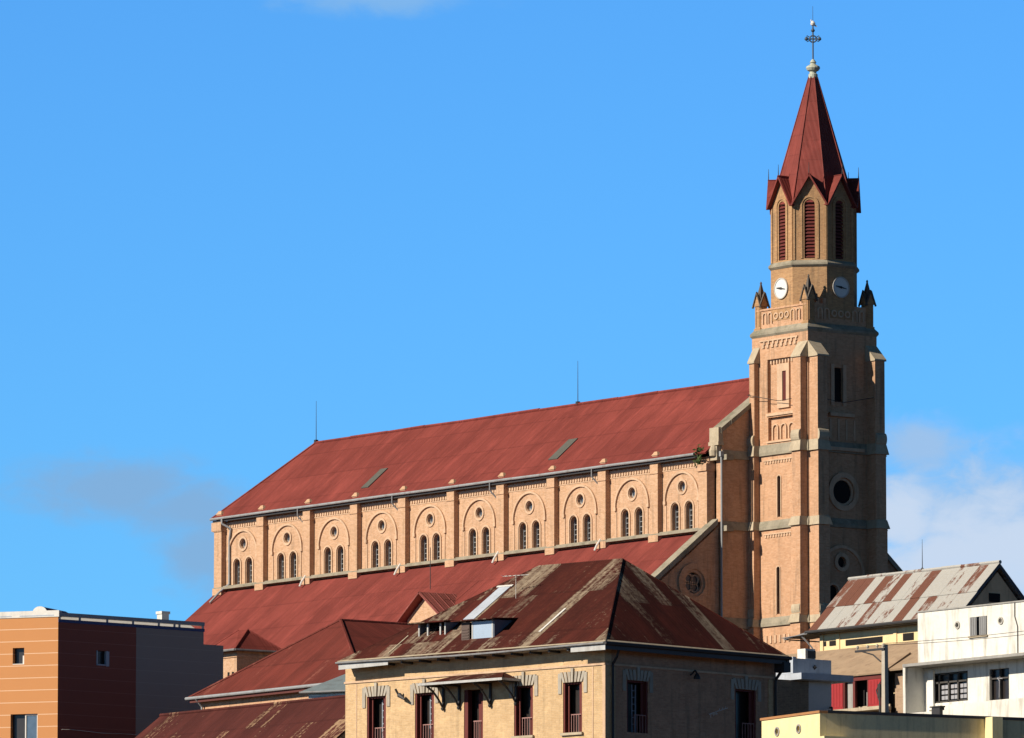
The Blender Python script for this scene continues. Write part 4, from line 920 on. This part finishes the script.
# ------------------------------------------------------------------ right-hand cluster
# long house with the patchy rusted tin roof
UZ = 30.3
ru = thing('rusty_roof_house', 'long cream house with a steep roof of pale tin sheets streaked with rust', 'house', (83.95, -7.28, UZ))
def tin(name, lo, hi):
    m, t, b = newmat(name); o = ocoord(t)
    n = noise(t, scaled(t, o, (2.4, .9, .9)), 1.1, 6, .68); f = noise(t, o, 7, 5, .7)
    r = mt(t, 'ADD', mt(t, 'MULTIPLY', n, .8), mt(t, 'MULTIPLY', f, .25))
    rust = mixc(t, f, (.16, .055, .03), (.075, .028, .017)); zn = mixc(t, f, (.40, .385, .35), (.25, .245, .23))
    t.links.new(mixc(t, ramp(t, r, [(lo, 0), (hi, 1)]), zn, rust), b.inputs['Base Color']); b.inputs['Roughness'].default_value = .65
    sp = nd(t, 'ShaderNodeSeparateXYZ'); t.links.new(o, sp.inputs[0]); bump(t, b, mt(t, 'SINE', mt(t, 'MULTIPLY', sp.outputs[0], 2 * pi / .19)), .3, .02)
    return m
TIN = [tin('tin_clean', .66, .74), tin('tin_spotted', .53, .62), tin('tin_rusty', .40, .55), tin('tin_rusted', .22, .42)]
xr0, xr1, zr, ze, hd_ = -12.6, .18, 42.40, 39.45, 2.95
pat_hi = [2, 3, 3, 0, 3, 1, 3, 0, 1, 3, 0, 0, 1, 0, 2, 0]
pat_lo = [3, 0, 0, 1, 0, 2, 0, 1, 0, 3, 0, 2, 0, 1, 0, 0]
m = L(UZ); n = 16
for i in range(n):
    xa_, xb_ = xr0 + (xr1 - xr0) * i / n, xr0 + (xr1 - xr0) * (i + 1.05) / n; up = .012 * (i % 2)
    pt = lambda x, t, e=0: (x, -hd_ * t, zr + (ze - zr) * t + e)
    m.cur = pat_hi[i]; m.slab([pt(xa_, 0, .05 + up), pt(xb_, 0, .05 + up), pt(xb_, .56, .05 + up), pt(xa_, .56, .05 + up)], .02)
    m.cur = pat_lo[i]; m.slab([pt(xa_, .52, .0 + up), pt(xb_, .52, .0 + up), pt(xb_, 1.0, .0 + up), pt(xa_, 1.0, .0 + up)], .02)
    m.cur = 1; m.slab([(xa_, 0, zr + up), (xb_, 0, zr + up), (xb_, hd_, ze + up), (xa_, hd_, ze + up)], .02)
m.build('roof', TIN, ru)
m = L(UZ); m.cur = 0
for i in range(8):
    a = xr0 + (xr1 - xr0) * i / 8; m.cur = (0, 1, 0, 1, 0, 0, 2, 0)[i]; m.tube((a, 0, zr + .07 + .015 * (i % 2)), (a + 1.66, 0, zr + .07 + .012 * ((i * 3) % 2)), .11, 6)
m.build('ridge_cap', TIN, ru)
m = L(UZ); m.box(-12.2, -.1, -2.3, -1.95, UZ, 39.3); m.box(-12.2, -11.85, -1.94, 1.94, UZ, 39.3); m.box(-12.2, -.1, 1.95, 2.3, UZ, 39.3)
for x in (-13.0 + 2.85 - 2.0, -10.74, -5.85, -3.0): m.box(x - .14, x + .14, -2.36, -2.29, UZ, 39.2)
m.build('wall', CREAM, ru)
m = L(UZ); m.prism_x([(-2.3, UZ), (2.3, UZ), (2.3, 39.6), (0, 41.95), (-2.3, 39.6)], -.3, 0.0); m.build('gable_wall', plain('tan_gable', (.70, .46, .27), .9, .3, 1, (.3, .2, .12), .4), ru)
m = L(UZ)
for s in (-1, 1): m.hexa([(.14, 0, 42.2), (.2, 0, 42.2), (.2, s * 3.1, 39.1), (.14, s * 3.1, 39.1)], [(.14, 0, 42.38), (.2, 0, 42.38), (.2, s * 3.1, 39.28), (.14, s * 3.1, 39.28)])
m.build('barge_board', plain('dark_barge', (.07, .075, .09), .7), ru)
m = L(UZ); m.box(-.02, .04, -.62, .14, 40.3, 40.78); m.build('gable_window', VOID, ru)
m = L(UZ); m.tube((xr0 - .1, -hd_ - .08, ze - .08), (xr1, -hd_ - .08, ze - .06), .09, 8); m.box(xr0, xr1, -hd_ + .02, -2.32, ze - .18, ze - .12); m.build('gutter', DARKM, ru)
m = L(UZ)
for x0, x1, z0, z1 in ((-14.1 + 1.9, -11.8, 38.6, 38.85), (-12.5 + 1.0, -10.95, 38.58, 38.85), (-10.1, -6.95, 38.5, 38.82), (-5.2, -4.3, 38.45, 38.85)): L(UZ).box(x0, x1, -2.33, -2.28, z0, z1).build('slot_window', VOID, ru)
m = L(UZ); m.path([(xr0 - .1, -3.0, 39.35), (-14.6, -3.0, 39.1), (-14.6, -.5, 39.1)], .04, 5); m.path([(-13.2, -3.0, 39.3), (-12.6, -2.6, 38.5)], .05, 5); m.slab([(-14.7, -3.1, 39.2), (-12.5, -3.1, 39.3), (-12.5, -1.0, 39.35), (-14.7, -1.0, 39.25)], .04); m.build('side_awning', ZINCD, ru)
m = L(UZ); m.tube((-6.3, .0, 42.4), (-6.3, 0, 44.2), .028, 6, .01); m.lathe((-6.3, 0, 42.45), [(.1, 0), (.1, .12), (.03, .2)], 8); m.build('lightning_rod', DARKM, ru)
# tan tiled house with the red dormer
NZ = 26.8
ta = thing('tan_roof_house', 'house with a dusty tan roof and a bright red shuttered dormer window', 'house', (103.71, -30.29, NZ))
def tz(y): return 34.35 + .46 * y
m = L(NZ)
m.slab([(-13.5, .3, tz(.3)), (-5.85, .3, tz(.3)), (-5.85, 4.1, tz(4.1)), (-15.5, 4.1, tz(4.1))], .1); m.slab([(-5.85, .3, tz(.3)), (1.6, .3, tz(.3)), (1.6, 4.1, tz(4.1)), (-5.85, 4.1, tz(4.1))], .1)
m.slab([(-15.5, 4.1, tz(4.1)), (1.6, 4.1, tz(4.1)), (1.6, 9.8, tz(.3)), (-15.5, 9.8, tz(.3))], .1); m.build('roof', TAN, ta)
m = L(NZ); m.box(-13, -5.95, .8, 1.1, NZ, 34.3); m.box(-1.75, 1.4, .8, 1.1, NZ, 34.3); m.box(-13, 1.4, 9.3, 9.6, NZ, 34.3); m.box(-13, -12.7, 1.11, 9.29, NZ, 34.3); m.build('wall', brick('tan_brick', (.40, .28, .19), (.30, .2, .13)), ta)
m = L(NZ); m.box(-5.95, -1.7, .42, .48, NZ, 32.75); m.box(-6.1, -1.6, -.35, .42, 32.45, 32.62); m.build('dormer_sill', STONEL, ta)
m = L(NZ); m.slab([(-6.1, -.2, 34.32), (-1.5, -.2, 34.32), (-2.2, 2.2, tz(2.2) + .12), (-4.6, 2.2, tz(2.2) + .12)], .08); m.build('dormer_roof', TAN, ta)
m = L(NZ); m.box(-5.9, -1.75, -.05, .1, 34.02, 34.24); m.box(-4.1, -3.92, -.02, .12, 32.65, 34.02); m.box(-4.85, -4.75, -.02, .12, 32.65, 34.02); m.box(-2.95, -2.85, -.02, .12, 32.65, 34.02); w = m.build('dormer_frame', REDW, ta)
m = L(NZ); m.box(-5.8, -1.8, .7, .74, 32.5, 34.2); m.build('dark_opening', VOID, w)
for x0, x1 in ((-5.8, -4.86), (-2.84, -1.85)):
    m = L(NZ); m.box(x0, x1, -.04, .04, 32.66, 34.01)
    for k in range(4): x = x0 + (x1 - x0) * (k + .5) / 4; m.box(x - .1, x + .1, -.055, -.038, 32.75, 33.95)
    m.build('shutter', REDB, w)
m = L(NZ); m.box(-4.7, -4.2, .15, .18, 32.66, 34.0); m.box(-3.05, -2.97, .02, .1, 32.7, 33.4); m.build('casement', GREYC, w)
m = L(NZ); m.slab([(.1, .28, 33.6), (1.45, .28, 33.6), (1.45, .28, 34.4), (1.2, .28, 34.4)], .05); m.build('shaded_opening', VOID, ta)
# blue-grey flat-roofed annexe
AZ = 25.3
an = thing('flat_roof_annexe', 'blue-grey flat-roofed annexe with a projecting concrete slab beside the old brick house', 'building', (120.8, -49.07, AZ))
m = L(AZ); m.box(-4.5, 0, -2.3, .02, 32.12, 32.83); m.box(-4.5, 0, -2.3, -2.1, 32.83, 32.9); m.build('upper_storey', BLUEG, an)
m = L(AZ); m.box(-4.7, .75, -2.4, .75, 31.80, 32.10); m.build('roof_slab', BLUEG, an)
m = L(AZ); m.box(-4.5, -.02, -1.35, .04, AZ, 31.79); m.build('wall', plain('pale_grey_wall', (.44, .45, .46), .85, .3), an)
m = L(AZ); m.box(-4.5, .0, -5.5, -1.36, AZ, 31.45); m.box(-4.5, .04, -5.5, -1.38, 31.45, 31.79); m.build('brick_bay', GRBRICK, an)
m = L(AZ); m.box(-.9, -.3, -1.3, -.7, 32.84, 33.35); m.build('chimney', WHITEP, an)
m = L(AZ); m.box(-.29, -.2, -1.25, -.75, 32.9, 33.25); m.build('chimney_vent', DARKM, an)
m = L(AZ); m.lathe((.02, -1.0, 32.45), [(0, -.12), (.12, 0), (0, .12)], 8); m.build('wall_lamp', DARKM, an)
m = L(AZ); m.path([(-.0, -.1, 30.6), (.2, -.1, 30.6), (.2, -.1, 30.2)], .04, 5); m.build('wall_pipe', DARKM, an)
# white concrete house
WZ = 26.0
wh = thing('white_concrete_house', 'white plastered concrete house with stained upper block and shaded veranda', 'building', (115.49, -39.43, WZ))
yu = 1.1; yv = 1.2
m = L(WZ); m.plate(rect(-1.15, 13, 33.52, 36.08), [rect(2.78, 4.02, 34.66, 35.58), circ(1.84, 35.27, .13, 12), circ(5.05, 35.27, .13, 12)], onY(yu, yu + .3)); m.box(-1.15, -.85, yu + .31, 9, 33.5, 36.05); m.box(-.8, 13, yu + .31, 9, 35.8, 35.95); m.build('upper_wall', WHITEC, wh)
m = L(WZ); m.box(-1.2, 13.1, yu - .05, yu + .35, 36.07, 36.14); m.build('parapet_cap', GREYC, wh)
m = L(WZ); m.box(2.78, 4.02, yu + .2, yu + .22, 34.66, 35.58); w = m.build('window', GLASS, wh)
m = L(WZ)
for x0, x1 in ((2.8, 3.3), (3.5, 4.0)): 
    m.box(x0, x1, yu - .05, yu - .01, 34.68, 35.56)
    for k in range(3): m.box(x0 + .05 + k * .15, x0 + .13 + k * .15, yu - .07, yu - .05, 34.72, 35.52)
m.build('shutter', plain('grey_shutter', (.22, .22, .22), .8), w)
m = L(WZ); m.box(2.7, 4.1, yu - .09, yu, 34.58, 34.66); m.build('sill', STONEL, w)
for x in (1.84, 5.05): m = L(WZ); m.ring((x, 35.27), .12, .19, onY(yu - .05, yu + .01), 0, 360, 14); m.box(x - .15, x + .15, yu + .15, yu + .17, 35.1, 35.4); m.build('vent_hole', plain('vent_ring', (.4, .38, .34), .9) if 'vent_ring' not in MC else MC['vent_ring'], wh)
m = L(WZ); m.box(-.95, 13, -.05, yv + .3, 33.36, 33.50); m.build('veranda_slab', GREYC, wh)
m = L(WZ); m.plate(rect(-.9, 13, WZ, 33.35), [rect(-.28, .12, 31.45, 33.34) if False else rect(-.55 + .0, 2.45, 31.6, 33.05), rect(4.05, 5.5, 31.5, 33.0)], onY(yv, yv + .25)); m.build('lower_wall', WHITEC, wh)
m = L(WZ); m.box(-.98, -.80, .0, yv - .002, 31.0, 33.35); m.box(-.98, -.8, yv + .26, 8, WZ, 33.35); m.build('side_fin', WHITEC, wh)
m = L(WZ); m.box(-.45, .0, yv - .12, yv - .005, 31.3, 33.2) ; m.build('pillar', WHITEC, wh)
m = L(WZ); m.box(-.5, 2.4, yv + .2, yv + .22, 31.6, 33.05); w = m.build('window', GLASS, wh)
m = L(WZ)
for x in (-.5, .25, .95, 1.65, 2.36): m.box(x - .05, x + .05, yv + .05, yv + .17, 31.6, 33.04)
m.box(-.5, 2.4, yv + .05, yv + .17, 32.55, 32.63); m.box(-.5, 2.4, yv + .05, yv + .17, 31.6, 31.68); m.box(-.5, 2.4, yv + .05, yv + .17, 32.97, 33.04); m.build('frame', plain('dark_window_frame', (.06, .055, .05), .7), w)
m = L(WZ)
for x in (.32, 1.02, 1.72):
    for k in range(3): m.box(x + .04, x + .26, yv + .12, yv + .14, 31.75 + k * .26, 31.93 + k * .26); m.box(x + .3, x + .5, yv + .12, yv + .14, 31.75 + k * .26, 31.93 + k * .26)
m.build('curtain_panel', plain('pale_curtain', (.30, .30, .32), .9), w)
m = L(WZ); m.box(4.05, 5.5, yv + .2, yv + .22, 31.5, 33.0); w = m.build('window', GLASS, wh)
m = L(WZ)
for x in (4.1, 4.75, 5.45): m.box(x - .045, x + .045, yv + .05, yv + .17, 31.5, 32.99)
m.box(4.1, 5.45, yv + .05, yv + .17, 32.5, 32.57); m.build('frame', MC['dark_window_frame'], w)
m = L(WZ); m.path([(4.75, yv + .02, 31.6), (4.78, yv + .02, 32.4), (4.6, yv + .03, 32.55), (5.0, yv + .02, 32.5)], .02, 5); m.build('curtain_panel', MC['pale_curtain'], w)
m = L(WZ); m.box(2.3, 13, -.1, .06, 29.5, 31.33); m.box(-.9, 2.29, -.02, .06, 29.5, 31.1); m.box(-.9, 13, .061, yv, 31.0, 31.1); m.build('balcony_parapet', WHITEC, wh)
m = L(WZ); m.box(1.4, 2.0, -.2, .1, 30.9, 31.25); m.box(1.3, 2.1, -.25, .15, 31.25, 31.31); m.build('meter_box', DARKM, wh)
m = L(WZ); m.path([(7.0 - .9, yu - .03, 36.1), (6.1, yu - .03, 35.4), (6.3, yu - .03, 34.9), (6.3, yu - .03, 33.5)], .025, 5); m.build('wall_cable', DARKM, wh)
# utility pole
PZ = 24.2
po = thing('utility_pole', 'concrete utility pole with a braced crossarm and insulators in front of the tan roof', 'pole', (124.59, -48.92, PZ))
m = L(PZ); m.hexa([(-.17, -.14, PZ), (.17, -.14, PZ), (.17, .14, PZ), (-.17, .14, PZ)], [(-.11, -.1, 33.35), (.11, -.1, 33.35), (.11, .1, 33.35), (-.11, .1, 33.35)]); m.build('post', POLEM, po)
m = L(PZ); m.box(-2.0, .15, -.17, -.10, 33.08, 33.18); m.path([(-1.5, -.13, 33.1), (-.7, -.13, 32.9), (-.15, -.13, 32.55)], .035, 6); m.build('crossarm', DARKM, po)
for x in (-1.85, -1.1, -.4, .05): m = L(PZ); m.lathe((x, -.13, 33.18), [(.03, 0), (.03, .06), (.07, .08), (.07, .16), (.03, .2), (0, .22)], 8); m.build('insulator', POLEM, po)
m = L(PZ); m.box(-.3, -.13, -.2, .1, 30.9, 31.5); m.path([(-.2, -.15, 31.0), (-.22, -.16, 29.0)], .05, 5); m.path([(-.15, -.15, 31.6), (-.4, -.2, 31.2), (-.2, -.15, 30.6)], .03, 5); m.build('cable_bundle', DARKM, po)
def wire(a, b, sag, label, r=.012):
    a, b = Vector(a), Vector(b); m = MB(a)
    pts = [a.lerp(b, i / 16) - Vector((0, 0, sag * 4 * (i / 16) * (1 - i / 16))) for i in range(17)]; m.path(pts, r, 4)
    return tag(m.build('overhead_wire', DARKM), label, 'wire', 'overhead wires')
wire((124.6, -49.05, 33.38), (146, -46.5, 34.2), .3, 'upper overhead wire running from the pole across the white house')
wire((122.75, -49.05, 33.38), (146, -47.0, 33.85), .35, 'lower overhead wire running from the pole arm across the white house')
# yellow wall building in front
YZ = 20.0
ye = thing('yellow_building', 'pale yellow flat-roofed building with dark coping, nearest at the bottom right', 'building', (155.17, -77.8, YZ), -10)
m = L(YZ); m.plate(rect(-5.0, 0, YZ, 27.1), [circ(-3.64, 26.55, .15, 14), circ(-1.79, 26.55, .15, 14)], onY(0, .3)); m.build('front_wall', YELC, ye)
for x in (-3.64, -1.79): m = L(YZ); m.ring((x, 26.55), .14, .2, onY(-.04, .01), 0, 360, 16); m.build('vent_ring', GREYC, ye)
m = L(YZ); m.box(-.3, 0, .304, 14, YZ, 27.1); m.box(-5, -4.7, .304, 14, YZ, 27.1); m.box(-4.69, -.31, .304, 14, 26.3, 26.5); m.build('side_wall', YELG, ye)
m = L(YZ); m.box(-5.06, .05, -.05, .35, 27.1, 27.2); m.build('coping', plain('orange_coping', (.36, .17, .07), .85), ye)
m = L(YZ); m.box(-.35, .06, .351, 14, 27.1, 27.22); m.build('coping', DARKM, ye)
m = L(YZ); m.box(.01, .62, 7.9, 8.4, YZ, 27.16); m.build('pilaster', YELC, ye)
m = L(YZ); m.box(.0, .9, -.3, 1.2, 25.9, 26.08); m.build('ledge', YELC, ye)
